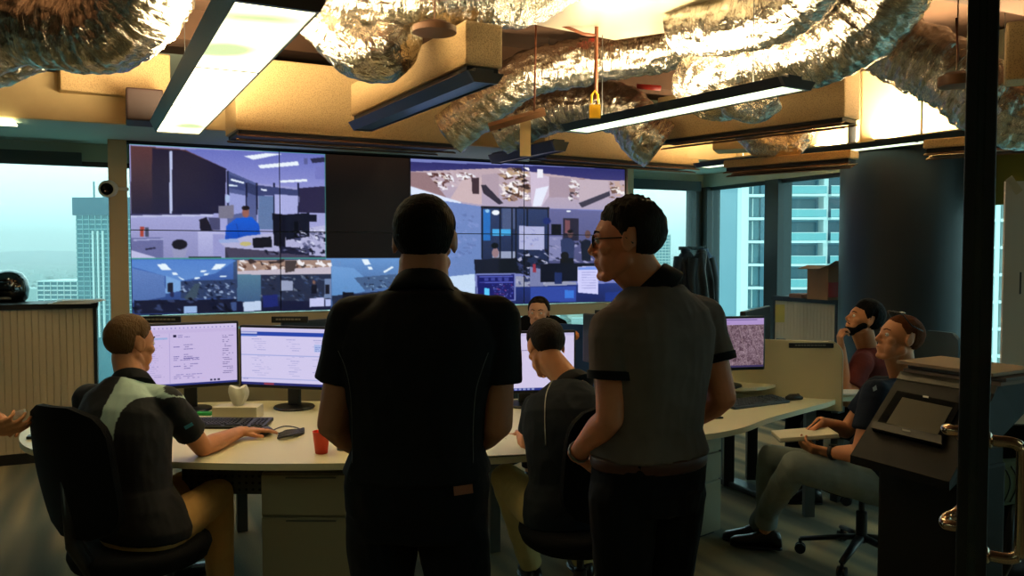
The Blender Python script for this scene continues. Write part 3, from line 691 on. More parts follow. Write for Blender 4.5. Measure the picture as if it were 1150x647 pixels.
P([(345, 362), (430, 338), (560, 325), (712, 300), (712, 412), (380, 412), (376, 384)], (186, 186, 222), (170, 170, 210)); P([(362, 375), (712, 408), (712, 412), (362, 412)], (50, 48, 70)); P([(362, 376), (640, 398), (640, 412), (376, 412)], (70, 66, 90))
P([(340, 350), (400, 346), (410, 358), (345, 362)], (150, 170, 220)); cv.ell(430, 364, 20, 7, (190, 180, 120))
P([(452, 345), (515, 340), (518, 376), (455, 378)], (18, 20, 32)); P([(518, 264), (560, 268), (562, 375), (524, 370)], (16, 18, 34)); P([(560, 268), (640, 262), (640, 340), (562, 352)], (18, 22, 40)); P([(540, 372), (640, 380), (640, 402), (545, 395)], (30, 32, 56)); P([(590, 290), (604, 290), (604, 350), (590, 350)], (10, 12, 22)); P([(640, 268), (665, 268), (665, 292), (640, 292)], (20, 22, 40))
cv.clutter(600, 318, 705, 395, 70, [(20, 22, 40), (60, 64, 100), (210, 212, 240), (110, 112, 150)], (3, 13), 1)
cv.clutter(500, 380, 640, 400, 14, [(20, 22, 40), (90, 94, 130)], (3, 9), 9)
# bottom tiles
FR(0, 1.335, .667, 2, (70, 112, 190), (40, 58, 110)); FR(.667, 1.335, 1.333, 2, (64, 88, 128), (30, 40, 78)); FR(1.333, 1.335, 2, 2, (104, 150, 208), (60, 84, 132))
cv.tf = zf(130, 150, 2.942)
P([(54, 418), (400, 418), (330, 462), (215, 488), (160, 470), (54, 440)], (84, 130, 205), (96, 140, 205)); P([(54, 445), (160, 470), (165, 540), (54, 560)], (96, 128, 190), (80, 110, 170)); P([(165, 470), (215, 488), (215, 520), (165, 530)], (120, 165, 220))
for q in ([(136, 432), (164, 430), (183, 450), (150, 450)], [(330, 432), (368, 430), (345, 448), (316, 450)], [(185, 460), (200, 459), (206, 467), (190, 468)], [(282, 452), (302, 451), (298, 457), (280, 458)], [(295, 462), (310, 461), (302, 468), (290, 469)], [(345, 470), (368, 469), (365, 474), (343, 475)], [(205, 472), (222, 480), (228, 486), (212, 480)], [(262, 476), (280, 475), (276, 480), (260, 481)]): P(q, (230, 244, 255))
P([(215, 488), (400, 482), (400, 545), (215, 545)], (46, 62, 100)); cv.clutter(218, 492, 398, 545, 90, [(20, 28, 54), (110, 130, 170), (60, 80, 126), (150, 170, 205), (30, 40, 76)], (3, 9), 2)
P([(170, 495), (190, 492), (190, 524), (170, 524)], (30, 32, 50)); P([(225, 545), (262, 495), (280, 495), (262, 560)], (60, 78, 96)); P([(60, 552), (400, 548), (400, 592), (60, 596)], (22, 26, 50)); cv.clutter(62, 548, 398, 590, 40, [(10, 14, 30), (16, 22, 48), (50, 62, 100)], (6, 14), 3); P([(225, 572), (268, 570), (268, 594), (225, 596)], (150, 180, 226)); P([(420-40, 560), (402, 556), (402, 585), (385, 585)], (60, 80, 130)); cv.ell(186, 532, 7, 9, (36, 40, 80))
P([(402, 418), (712, 418), (712, 466), (402, 466)], (160, 132, 120)); cv.clutter(405, 420, 710, 462, 60, [(90, 60, 50), (214, 200, 196), (60, 48, 50), (180, 150, 130), (240, 236, 240)], (5, 16), 4); P([(402, 455), (712, 440), (712, 466), (402, 466)], (196, 186, 200)); P([(560, 420), (600, 420), (590, 455), (560, 460)], (70, 60, 62))
P([(402, 466), (480, 466), (480, 560), (402, 560)], (84, 124, 150), (60, 90, 130)); P([(480, 466), (712, 464), (712, 560), (480, 560)], (38, 46, 72)); cv.clutter(484, 470, 690, 556, 60, [(20, 26, 44), (70, 84, 116), (50, 70, 110), (100, 110, 130)], (3, 11), 5)
P([(545, 486), (586, 487), (586, 520), (545, 520)], (150, 160, 190)); P([(690, 480), (712, 480), (712, 545), (690, 545)], (110, 130, 170)); P([(692, 500), (706, 500), (706, 530), (692, 530)], (26, 26, 40)); cv.ell(655, 492, 5, 7, (120, 90, 84)); P([(646, 500), (665, 500), (665, 530), (646, 530)], (20, 22, 36))
P([(400, 556), (712, 552), (712, 590), (400, 592)], (22, 26, 56)); P([(421, 558), (480, 553), (482, 585), (424, 590)], (190, 208, 236)); P([(486, 536), (536, 532), (538, 572), (488, 576)], (30, 40, 110)); P([(640, 545), (688, 543), (690, 572), (642, 574)], (196, 200, 240)); P([(692, 548), (712, 547), (712, 570), (694, 571)], (180, 190, 236))
cv.tf = zf(340, 210, 2.942)
P([(97, 262), (170, 268), (205, 300), (205, 345), (97, 372)], (112, 158, 214), (92, 140, 196)); P([(170, 300), (310, 288), (310, 330), (205, 340)], (70, 96, 136)); cv.clutter(205, 300, 308, 340, 30, [(30, 44, 74), (120, 150, 186), (60, 80, 120)], (3, 8), 6)
for q in ([(195, 239), (216, 239), (226, 256), (206, 258)], [(215, 264), (228, 264), (232, 272), (220, 273)], [(266, 280), (296, 262), (302, 266), (272, 284)]): P(q, (230, 244, 255))
P([(97, 360), (310, 340), (310, 395), (100, 405)], (34, 44, 70)); P([(132, 348), (170, 348), (170, 375), (132, 376)], (16, 18, 30))
# right picture
FR(2.005, 0, 4, 2, (120, 128, 190)); cv.tf = zf(440, 160, 3.082)
P([(66, 66), (815, 92), (815, 140), (66, 112)], (44, 44, 104), (66, 62, 120))
P([(66, 100), (380, 88), (700, 128), (815, 132), (815, 235), (310, 222), (200, 212), (66, 170)], (196, 172, 178), (176, 164, 190))
cv.clutter(112, 108, 200, 160, 40, [(110, 70, 66), (240, 235, 245), (90, 60, 60), (210, 190, 180)], (5, 15), 7); P([(66, 102), (120, 104), (190, 190), (66, 150)], (150, 120, 125)); cv.clutter(190, 105, 285, 150, 40, [(240, 240, 250), (120, 90, 90), (200, 180, 190), (255, 255, 255)], (5, 13), 8)
P([(245, 130), (312, 120), (312, 215), (200, 200)], (206, 182, 186)); P([(312, 112), (372, 106), (372, 200), (330, 165), (312, 160)], (178, 158, 172)); P([(310, 146), (326, 146), (388, 210), (372, 215), (318, 175)], (52, 46, 62)); P([(277, 122), (303, 122), (303, 178), (280, 178)], (66, 48, 56))
cv.clutter(378, 90, 475, 200, 110, [(90, 60, 46), (235, 225, 225), (190, 160, 130), (60, 44, 44), (255, 250, 250), (150, 120, 110)], (5, 16), 10)
P([(480, 100), (545, 118), (545, 185), (520, 222), (484, 222)], (208, 192, 214)); P([(505, 92), (525, 92), (525, 122), (505, 122)], (240, 240, 250)); P([(500, 160), (545, 150), (518, 220), (488, 222)], (232, 236, 255)); P([(545, 118), (625, 124), (625, 190), (545, 190)], (170, 150, 166)); cv.clutter(620, 130, 660, 200, 30, [(240, 236, 240), (70, 60, 70), (160, 130, 130)], (4, 12), 11); cv.clutter(760, 140, 812, 190, 24, [(250, 244, 240), (120, 90, 80), (200, 170, 160)], (5, 13), 12)
P([(650, 128), (752, 132), (752, 170), (650, 205)], (196, 178, 190)); P([(648, 210), (755, 168), (758, 184), (660, 226)], (62, 58, 76)); P([(66, 152), (240, 206), (243, 216), (200, 212), (66, 180)], (222, 232, 255)); P([(66, 184), (230, 216), (182, 214), (66, 196)], (110, 110, 160))
P([(66, 184), (312, 222), (312, 470), (66, 470)], (116, 138, 196), (104, 132, 190)); cv.clutter(190, 250, 300, 400, 50, [(100, 122, 180), (126, 146, 204)], (3, 12), 13)
P([(312, 222), (545, 226), (545, 450), (312, 450)], (46, 62, 104), (30, 38, 70)); P([(318, 232), (342, 232), (342, 340), (318, 340)], (40, 110, 190)); P([(350, 300), (414, 300), (414, 322), (350, 322)], (70, 170, 230)); cv.ell(361, 243, 13, 9, (240, 246, 255)); cv.ell(332, 237, 7, 6, (150, 200, 240))
P([(385, 225), (430, 228), (430, 300), (385, 300)], (74, 88, 128)); P([(350, 378), (430, 376), (430, 402), (350, 402)], (150, 160, 190))
for x in (314, 376, 418, 432, 470, 543): cv.line((x, 226), (x, 400), (18, 20, 38), 2.4)
cv.line((312, 224), (545, 228), (16, 18, 34), 3); P([(443, 289), (529, 292), (529, 373), (443, 370)], (176, 180, 220)); cv.clutter(452, 300, 520, 360, 12, [(150, 156, 206)], (3, 8), 14)
P([(545, 230), (815, 240), (815, 440), (545, 440)], (102, 104, 154), (74, 76, 120)); P([(553, 283), (588, 284), (588, 320), (553, 320)], (14, 15, 26)); P([(594, 262), (648, 264), (648, 340), (594, 340)], (40, 36, 56)); P([(600, 268), (618, 270), (618, 315), (600, 315)], (120, 76, 86)); P([(545, 325), (590, 325), (590, 410), (545, 410)], (130, 132, 178)); cv.clutter(550, 330, 800, 415, 50, [(40, 42, 70), (150, 150, 190), (80, 84, 120)], (4, 12), 15); cv.ell(613, 238, 8, 3, (240, 246, 255)); cv.ell(538, 272, 14, 12, (30, 44, 110))
P([(585, 338), (602, 330), (622, 332), (634, 345), (632, 400), (590, 400)], (46, 56, 96)); cv.ell(619, 317, 10, 13, (90, 66, 70)); cv.ell(619, 308, 10, 6, (20, 18, 26)); P([(655, 345), (672, 334), (690, 340), (690, 410), (660, 410)], (22, 24, 44)); cv.ell(680, 318, 10, 14, (100, 72, 72)); cv.ell(600, 392, 14, 14, (16, 15, 22)); P([(584, 402), (630, 400), (632, 420), (584, 420)], (14, 14, 22))
P([(345, 400), (376, 398), (380, 425), (340, 425)], (40, 44, 60)); cv.ell(360, 382, 12, 17, (150, 120, 128)); cv.ell(358, 357, 13, 10, (12, 12, 20))
P([(286, 406), (470, 398), (470, 455), (290, 455)], (20, 22, 42)); P([(372, 405), (440, 400), (440, 450), (372, 455)], (12, 14, 28)); P([(400, 460), (520, 470), (640, 485), (640, 500), (400, 500)], (150, 154, 180)); cv.clutter(440, 370, 540, 500, 60, [(16, 18, 34), (90, 96, 140), (46, 54, 96), (170, 172, 200)], (5, 14), 16); P([(480, 430), (525, 440), (525, 500), (480, 500)], (120, 126, 170)); P([(490, 420), (500, 420), (500, 450), (490, 450)], (150, 50, 70))
P([(515, 420), (645, 418), (645, 480), (515, 485)], (14, 16, 34)); P([(630, 418), (715, 418), (715, 440), (630, 440)], (16, 18, 36)); P([(565, 450), (590, 450), (590, 490), (565, 490)], (30, 44, 96))
P([(182, 500), (480, 500), (812, 485), (812, 560), (182, 565)], (34, 50, 122), (26, 34, 88)); P([(480, 502), (640, 498), (640, 552), (480, 552)], (50, 72, 160)); P([(600, 512), (632, 512), (632, 540), (600, 540)], (60, 120, 220)); P([(740, 520), (812, 515), (812, 552), (740, 555)], (30, 50, 130))
P([(184, 466), (288, 455), (291, 528), (205, 535)], (198, 220, 246)); P([(290, 455), (430, 452), (430, 548), (296, 552)], (120, 130, 190)); P([(296, 460), (426, 457), (426, 544), (300, 548)], (22, 22, 100)); P([(322, 505), (340, 505), (340, 530), (322, 530)], (90, 200, 250)); cv.clutter(350, 490, 422, 535, 60, [(70, 80, 170), (150, 160, 220), (150, 60, 110)], (1.5, 4), 17)
for y in (464, 484): cv.line((305, y+1), (420, y), (90, 100, 190), 1)
for x in (322, 345, 368, 392): P([(x, 468), (x+14, 468), (x+14, 480), (x, 480)], (60, 66, 150))
P([(644, 430), (716, 428), (716, 526), (646, 520)], (206, 206, 250)); P([(646, 432), (716, 430), (716, 440), (646, 441)], (120, 150, 230))
for y in range(450, 510, 9): cv.line((660, y), (708, y), (170, 170, 220), 1)
P([(355, 545), (375, 545), (375, 562), (355, 562)], (10, 10, 30))
FR(1.336, 0, 1.997, 1.33, (15, 12, 12)); FR(1.336, 0, 1.997, .5, (34, 22, 15), (15, 12, 12))
# coloured hairlines round the video windows
cv.tf = lambda x, y: (x/4*CW, y/2*CH)
for p, q in (((0, 1.334), (1.334, 1.334)), ((1.334, 0), (1.334, 1.334)), ((0, .004), (1.334, .004))): cv.line(p, q, (70, 150, 140), .6)
cv.noise(5)
vw = thing('video_wall', 'large video wall of eight panels showing office camera views', 'video wall', wallpt(2, 2, 0))
g = .006
first = None
for r_ in range(2):
    for c_ in range(4):
        b = MB(); cen = wallpt(c_+.5, r_+.5, -.06); b.box(cen, (PW-.002, .10, PH-.002), UU, VV)
        pn = b.build('display_panel', mat('panel_bezel', (8, 8, 9), .4), vw)
        gg = .004
        sc_ = pic_mesh('screen', cv, wallpt(c_, r_)+UU*gg-ZUP*gg+N_*-.009, wallpt(c_+1, r_)-UU*gg-ZUP*gg+N_*-.009, wallpt(c_, r_+1)+UU*gg+ZUP*gg+N_*-.009, pn, (c_/4, r_/2, (c_+1)/4, (r_+1)/2), .95)
# beige surround (setting)
def frame_piece(name, s0, s1, t0, t1, m, d0=.03, d1=-.16): 
    b = MB(); P_ = [wallpt(s0, t1, d0), wallpt(s1, t1, d0), wallpt(s1, t1, d1), wallpt(s0, t1, d1)]; return struct(b.slab(P_, ZUP*((t1-t0)*PH)).build(name, m))
frame_piece('trim_20', -.13, -.015, -.03, 2.2, m_beige); frame_piece('trim_21', 4.01, 4.07, -.06, 2.17, m_beige)
frame_piece('trim_22', -.015, 4.01, 2.02, 2.17, m_beige, .02); frame_piece('trim_23', -.13, 4.07, -.10, -.012, m_black, .02)
for s_ in (-.07, 4.04): struct(MB().box(V(wallpt(s_, 2.2, -.1).to_2d().to_3d())+ZUP*.47, (.06, .06, .94), UU, VV).build('trim_%d' % (30 if s_ < 0 else 31), m_frame))
# security camera on the left upright
t = thing('security_camera', 'white security camera with a black lens on the left upright of the video wall', 'camera', at(122, 212, 6.7))
c0 = at(122, 212, 6.7); ax = (V((.25, -1, -.12))).normalized(); sx_ = ax.cross(ZUP).normalized(); uz = sx_.cross(ax)
m_camw = mat('cream_plastic', (205, 195, 175), .4)
MB().lathe(c0-ax*.08, [(.03, 0), (.055, .015), (.068, .06), (.068, .13), (.06, .15), (.052, .15), (.05, .14)], 28, sx_, uz, ax).build('housing', m_camw, t, 40)
MB().lathe(c0+ax*.055, [(.047, 0), (.047, .01), (.03, .012), (.02, .006)], 24, sx_, uz, ax).build('lens', mat('lens_black', (4, 4, 5), .15), t, 40)
MB().tube([c0-ax*.04, c0-ax*.04+UU*.14], .014, 10).build('bracket', m_camw, t, True)
# ---- desk monitors
m_bez = mat('monitor_bezel', (12, 12, 14), .4)
def monitor(label, p0, p1, zt, zb, canvas, back=False, name='monitor', stand=True, zdesk=.73, gain=.9, bez=.012):
    p0 = V((p0.x, p0.y, 0)); p1 = V((p1.x, p1.y, 0)); d = (p1-p0).normalized(); n = V((d.y, -d.x, 0)); L = (p1-p0).length; c = (p0+p1)/2
    t = thing(name, label, 'monitor', c-n*.12+ZUP*zdesk)
    MB().rbox(c-n*.022+ZUP*(zt+zb)/2, (L, .04, zt-zb), .008, d, n).build('casing', m_bez, t)
    MB().rbox(c-n*.055+ZUP*((zt+zb)/2-.02), (L*.6, .04, (zt-zb)*.6), .012, d, n).build('back_cover', m_bez, t)
    if canvas:
        o = n*.0006; a = p0+d*bez+o; b = p1-d*bez+o
        pic_mesh('screen', canvas, a+ZUP*(zt-bez), b+ZUP*(zt-bez), a+ZUP*(zb+bez*1.6), t, None, gain)
    if stand:
        MB().rbox(c-n*.085+ZUP*((zb+zdesk)/2+.05), (.07, .035, zb-zdesk+.14), .008, d, n).build('neck', m_bez, t)
        b = MB(); b.lathe(c-n*.08+ZUP*zdesk, [(.11, 0), (.115, .006), (.11, .014), (.04, .02)], 28); b.build('foot', m_bez, t, 40)
    return t
def cv_mail():
    c = Cv(300, 200, None, (205, 190, 232)); c.rect(0, 0, 1, .07, (212, 200, 238)); c.rect(0, .07, 1, .13, (200, 184, 228))
    for i in range(22): c.rect(.02+i*.044, .04, .035+i*.044, .06, (150, 140, 200))
    c.rect(0, .2, .25, .23, (160, 180, 226))
    for k in range(22): c.text(.02, .16+k*.034, .2, .03, 1, (150, 140, 190), k)
    c.line((.27, .13), (.27, .96), (176, 164, 214), .6); c.rect(.31, .16, .345, .2, (30, 26, 60)); c.text(.36, .17, .15, .03, 2, (120, 110, 170), 31)
    for k in range(3): c.text(.31, .36+k*.16, .1, .03, 1, (90, 80, 150), 40+k, 1); c.text(.42, .33+k*.16, .15, .035, 3, (110, 100, 160), 50+k, .9)
    c.text(.31, .55, .5, .03, 2, (120, 110, 170), 60); c.text(.31, .82, .45, .03, 3, (130, 120, 180), 61)
    for k in range(9): c.text(.84, .2+k*.075, .13, .03, 2, (110, 100, 150), 70+k)
    for x in (.7, .74, .78): c.rect(x, .92, x+.025, .95, (50, 46, 80))
    c.rect(0, .965, 1, 1, (38, 48, 120)); c.noise(3); return c
def cv_form():
    c = Cv(300, 200, None, (214, 206, 242)); c.rect(0, 0, 1, .07, (208, 200, 236)); c.rect(0, .07, 1, .14, (40, 70, 170)); c.rect(0, .075, .18, .11, (190, 190, 230)); c.rect(.0, .13, .18, .155, (100, 130, 210))
    c.rect(0, .47, 1, .485, (160, 170, 224)); c.rect(0, .88, 1, .895, (170, 176, 226))
    for cx in (.12, .5, .78):
        for k in range(18):
            if k in (6, 7): continue
            c.text(cx+.03*(k % 3), .2+k*.037, .16, .03, 1, (150, 150, 205), k*7+int(cx*100), .8)
    c.rect(.8, .27, .95, .4, (176, 190, 236)); c.text(.81, .29, .12, .03, 4, (110, 130, 200), 5); c.text(.02, .9, .12, .03, 1, (120, 120, 180), 8)
    c.rect(0, .955, 1, 1, (40, 44, 110)); c.rect(.25, .96, .36, .995, (150, 60, 80)); c.noise(3); return c
def cv_doc():
    c = Cv(280, 200, None, (214, 204, 236)); c.rect(0, 0, 1, .05, (196, 188, 226)); c.text(.05, .07, .8, .04, 2, (140, 130, 180), 3); c.text(.08, .16, .3, .04, 2, (130, 120, 170), 4); c.text(.3, .3, .3, .04, 2, (90, 86, 130), 5)
    c.rect(0, .955, 1, 1, (40, 50, 130))
    for i in range(6): c.rect(.32+i*.045, .96, .35+i*.045, .99, (150, 160, 210))
    c.noise(3); return c
def cv_map():
    c = Cv(260, 190, None, (120, 96, 108)); r = np.random.RandomState(2)
    for s_, a_ in ((3, 26), (6, 18), (14, 16)):
        n_ = r.uniform(-a_, a_, (c.h//s_+2, c.w//s_+2)); c.a += np.kron(n_, np.ones((s_, s_)))[:c.h, :c.w, None]
    for k in range(12):
        x = r.uniform(0, 1); c.line((x, .15), (x+r.uniform(-.3, .3), 1), (150, 128, 134), 1)
    c.rect(0, .0, 1, .13, (176, 150, 206)); c.rect(.4, .02, .9, .04, (120, 100, 160)); c.text(.05, .08, .9, .03, 2, (120, 90, 160), 3); c.rect(0, .96, 1, 1, (60, 50, 90)); c.a = np.clip(c.a, 0, 255); return c
Ya, Yb = 4.45, 4.6
pa, pb = at(158, 363, 4.40), at(268, 367, 4.62)
monitor('left desk monitor showing a pale lilac mail window', pa, pb, 1.225, .865, cv_mail())
pa, pb = at(268.5, 367, 4.64), at(376, 371, 4.50)
monitor('second desk monitor with a blue header bar and form, half behind the standing man', pa, pb, 1.20, .85, cv_form())
pa, pb = at(536, 370, 4.6), at(647, 372, 4.7)
monitor('white document monitor in front of the bent head of the middle seated man', pa, pb, 1.165, .81, cv_doc())
pa, pb = at(778, 356, 4.85), at(860, 354, 4.95)
monitor('right desk monitor showing a brown satellite map', pa, pb, 1.228, .905, cv_map(), zdesk=.80)
# black monitors seen from behind / side
monitor('black monitor turned away, beside the grey polo sleeve', at(654, 352, 4.6), at(722, 352, 4.25), 1.27, 1.0, None)
monitor('dark monitor back standing behind the satellite map monitor', at(838, 347, 5.3), at(866, 343, 5.9), 1.23, .95, None)
monitor('monitor seen edge-on over the divider behind the second monitor', at(318, 361, 5.6), at(382, 363, 5.9), 1.14, .82, None)
# ================================================================== FURNITURE
m_top = mat('desk_laminate', (222, 214, 176), .38, vary=.03, vscale=2)
m_edge = mat('desk_edge', (170, 160, 128), .5)
m_ped = mat('drawer_grey', (150, 144, 118), .55)
m_steel = mat('grey_steel', (96, 100, 98), .4, .6)
m_cab = mat('cabinet_cream', (196, 180, 150), .55, vary=.03, vscale=3)
m_chair = mat('chair_black_fabric', (9, 9, 10), .9, spec=.15, bump=.3, bscale=200)
m_plast = mat('chair_black_plastic', (14, 14, 15), .42)
m_chrome = mat('polished_metal', (190, 190, 185), .15, 1)
def outline(px, z): return [atz(x, y, z) for x, y in px]
def smooth_poly(P, n=5):
    out = []; N = len(P)
    for i in range(N):
        a, b, c, d = P[(i-1) % N], P[i], P[(i+1) % N], P[(i+2) % N]
        for k in range(n):
            t = k/n; out.append(.5*((2*b)+(c-a)*t+(2*a-5*b+4*c-d)*t*t+(3*b-3*c+d-a)*t**3))
    return out
def desk(label, pts, z=.73, smooth=None, legs=(), modesty=None):
    P = pts; c = sum(P, V())/len(P)
    t = thing('desk', label, 'desk', (c.x, c.y, 0))
    b = MB(); b.slab([V((p.x, p.y, z-.028)) for p in P], (0, 0, .028)); b.build('desktop', m_top, t)
    for (x, y) in legs:
        l = MB(); l.rbox((x, y, (z-.03)/2), (.06, .06, z-.03), .006, UU, VV).build('leg', m_steel, t)
    if modesty:
        a, d_ = modesty; n = (d_-a).normalized(); L = (d_-a).length
        b = MB(); b.box((a+d_)/2, (L, .012, .16), n, n.cross(ZUP)); m = b.build('modesty_panel', mat('modesty_grey', (70, 68, 58), .5, .3), t)
        h = MB(); nn = n.cross(ZUP)*.0065
        for i in range(int(L/.03)):
            for j in range(5):
                for s_ in (-1, 1): h.lathe((a+n*(.015+i*.03)+ZUP*(-.06+j*.03)+nn*s_), [(.007, -.0008), (.007, .0008)], 6, n, ZUP, n.cross(ZUP))
        o = h.build('perforations', mat('perforation_black', (14, 14, 13), .9), t, fix=False); o['kind'] = 'stuff'
    return t
# left curved desk: rounded left end
Lp = [(118, 455), (60, 470), (30, 481), (22, 489), (24, 498), (42, 506), (100, 513), (200, 519), (300, 521), (400, 520), (480, 517)]
P = [atz(x, y, .73) for x, y in Lp]; cur = catmull(P, 4); back = [atz(480, 452, .73), atz(300, 450, .73)]
lgs = [atz(272, 596, 0), at(60, 560, 4.0)]
desk('long curved white desk on the left with tissue box and two monitors', cur+back, legs=[(lgs[0].x, lgs[0].y), (-2.15, 4.25), (-.75, 4.1)], modesty=(V((at(205, 533, 3.65).x, 3.65, .612)), V((at(400, 533, 3.65).x, 3.65, .612))))
P = [atz(x, y, .73) for x, y in [(482, 517), (560, 514), (640, 508), (700, 500), (760, 494), (756, 455), (600, 447), (482, 452)]]
desk('middle white desk of the bent-over man, between the standing men', P, legs=[(-.1, 4.4), (.85, 4.5)])
P = catmull([atz(x, y, .73) for x, y in [(770, 489), (800, 487), (835, 480), (862, 470), (895, 461), (930, 452)]], 4)+[atz(x, y, .73) for x, y in [(943, 447), (925, 436), (860, 430), (765, 442)]]
desk('right white desk with wavy front edge, keyboard and mouse', P, legs=())
# sit-stand leg and foot of right desk
t_ = bpy.data.objects['desk.002']; e1, e2 = at(818, 505, 5.6), at(844, 500, 5.75)
for p in (e1, e2): MB().box((p.x, p.y, .36), (.07, .05, .68)).build('leg', m_plast, t_)
MB().rbox(((e1.x+e2.x)/2, e1.y-.1, .03), (.12, .6, .04), .01, UU, VV).build('foot_rail', m_plast, t_)
MB().box((at(908, 560, 5.0).x, 5.0, .35), (.06, .05, .70)).build('leg', m_steel, t_)
# raised monitor shelf
t = thing('monitor_riser', 'raised white shelf under the satellite map monitor', 'shelf', atz(830, 440, .73))
P = smooth_poly([atz(x, y, .80) for x, y in [(770, 430), (800, 436), (850, 436), (874, 431), (874, 425), (850, 420), (780, 418)]], 3)
MB().slab([V((p.x, p.y, .785)) for p in P], (0, 0, .018)).build('shelf_board', m_top, t)
for x, y in ((858, 443), (790, 446)):
    q = atz(x, y, .73); MB().tube([V((q.x, q.y+.12, .73)), V((q.x, q.y+.12, .786))], .018, 10).build('support', m_steel, t, True)
# dividers
def divider(label, p, q, z0, z1, m, th=.03, rr=.08, name='desk_divider'):
    p = V((p.x, p.y, 0)); q = V((q.x, q.y, 0)); d = (q-p).normalized(); n = V((d.y, -d.x, 0)); L = (q-p).length
    prof = [(0, z0), (L, z0), (L, z1-rr)]+[(L-rr+rr*math.cos(a), z1-rr+rr*math.sin(a)) for a in (R(22), R(45), R(68))]+[(L-rr, z1), (0, z1)]
    t = thing(name, label, 'partition', (p+q)/2+ZUP*z0)
    MB().slab([p+d*a+ZUP*b-n*th/2 for a, b in prof], n*th).build('panel', m, t)
    MB().tube([p+d*(L-rr)+ZUP*z1]+[p+d*a+ZUP*b for a, b in prof[2:6]][::-1]+[p+d*L+ZUP*z0], .008, 6).build('edge_strip', m_edge, t, True)
    return t
m_div = mat('divider_cream', (205, 196, 160), .6)
divider('cream rounded desk divider left of the seated man in maroon', at(770, 380, 5.25), at(946, 386, 4.92), .66, 1.075, m_div)
divider('low cream screen behind the two left monitors', at(150, 366, 5.2), at(478, 366, 5.2), .60, 1.13, mat('perforated_screen', (150, 140, 112), .6), rr=.02)
divider('blue fabric desk divider behind the document monitor', at(600, 372, 5.3), at(668, 372, 5.1), .6, 1.16, mat('blue_fabric', (22, 62, 118), .9), rr=.02)
def name_plate(label, px0, px1, py, Y, h=.04, Y2=None):
    a = at(px0, py, Y); b = at(px1, py, Y2 or Y); b.z = a.z; d = (b-a).normalized(); n = V((d.y, -d.x, 0)); L = (b-a).length
    t = thing('name_plate', label, 'sign', (a+b)/2-ZUP*h/2)
    MB().rbox((a+b)/2, (L, .014, h), .003, d, n).build('plate', mat('plate_black', (16, 14, 14), .5), t)
    rr = random.Random(px0); s = MB(); x = L*.12
    while x < L*.8:
        w_ = rr.uniform(.012, .03); s.box(a+d*(x+w_/2)+n*.0085+ZUP*.002, (w_*.8, .002, h*.28), d, n); x += w_
    s.build('faint_lettering', mat('plate_print', (120, 116, 108), .6), t); return t
name_plate('black name plate at far left below the video wall', 153, 203, 359, 5.2)
name_plate('black name plate above the second desk monitor', 305, 346, 359, 5.2)
name_plate('black name plate on top of the cream rounded divider', 886, 937, 388, 4.93, .03)
name_plate('black name plate behind the collar of the man with glasses', 668, 706, 352, 4.9)
tag(MB().box(at(877, 383.5, 5.08)+V((0, 0, .005)), (.045, .04, .025)).build('black_clip', m_plast), 'small black clip on top of the cream divider', 'clip')
o = tag(MB().rbox(at(876, 352, 5.55), (.06, .01, .12), .002).build('sticky_note', mat('note_yellow', (190, 184, 110), .7)), 'yellow note stuck to the edge of the dark monitor', 'note')
# orange smiley-like ball behind the document monitor: a plain orange knob
tag(MB().lathe(at(645, 382, 5.05), [(.001, 0), (.02, .004), (.03, .02), (.028, .04), (.014, .055), (.001, .058)], 20).build('orange_ball', mat('orange_rubber', (226, 130, 50), .6), None, True), 'small orange ball on the blue divider right of the document monitor', 'ball')
# low pedestals
def pedestal(label, c, X_, w_, dp, h, drawers):
    Xd = X_.normalized(); Yd = V((-Xd.y, Xd.x, 0)); c = V((c.x, c.y, 0))
    t = thing('drawer_pedestal', label, 'drawers', c)
    MB().rbox(c+ZUP*(h/2+.02), (w_, dp, h-.04), .004, Xd, Yd).build('body', m_ped, t)
    MB().rbox(c+ZUP*(.02), (w_-.03, dp-.03, .04), .004, Xd, Yd).build('plinth', m_plast, t)
    z = h
    for k, dh in enumerate(drawers):
        z1 = z-.006; z0 = z-dh+.006; z -= dh
        d = MB().rbox(c-Yd*(dp/2+.009)+ZUP*(z0+z1)/2, (w_-.006, .018, z1-z0), .003, Xd, Yd).build('drawer', m_ped, t)
        MB().rbox(c-Yd*(dp/2+.021)+ZUP*(z1-.012), (w_*.5, .008, .006), .002, Xd, Yd).build('handle', m_steel, d)
    return t
pc = at(365, 560, 3.85); pedestal('grey two-drawer pedestal under the left desk, half hidden by the standing man', pc, V((1, 0, 0)), .44, .5, .64, [.19, .41])
q1 = atz(808, 599, 0); q0 = atz(742, 622, 0)
dd = V((q1.x-q0.x, q1.y-q0.y, 0)).normalized(); mid = (V((q0.x, q0.y, 0))+V((q1.x, q1.y, 0)))/2
pedestal('grey pedestal under the right desk behind the man with glasses', mid+V((-dd.y, dd.x, 0))*.26-dd*.06, dd, (q1-q0).length+.12, .5, .60, [.12, .16, .3])
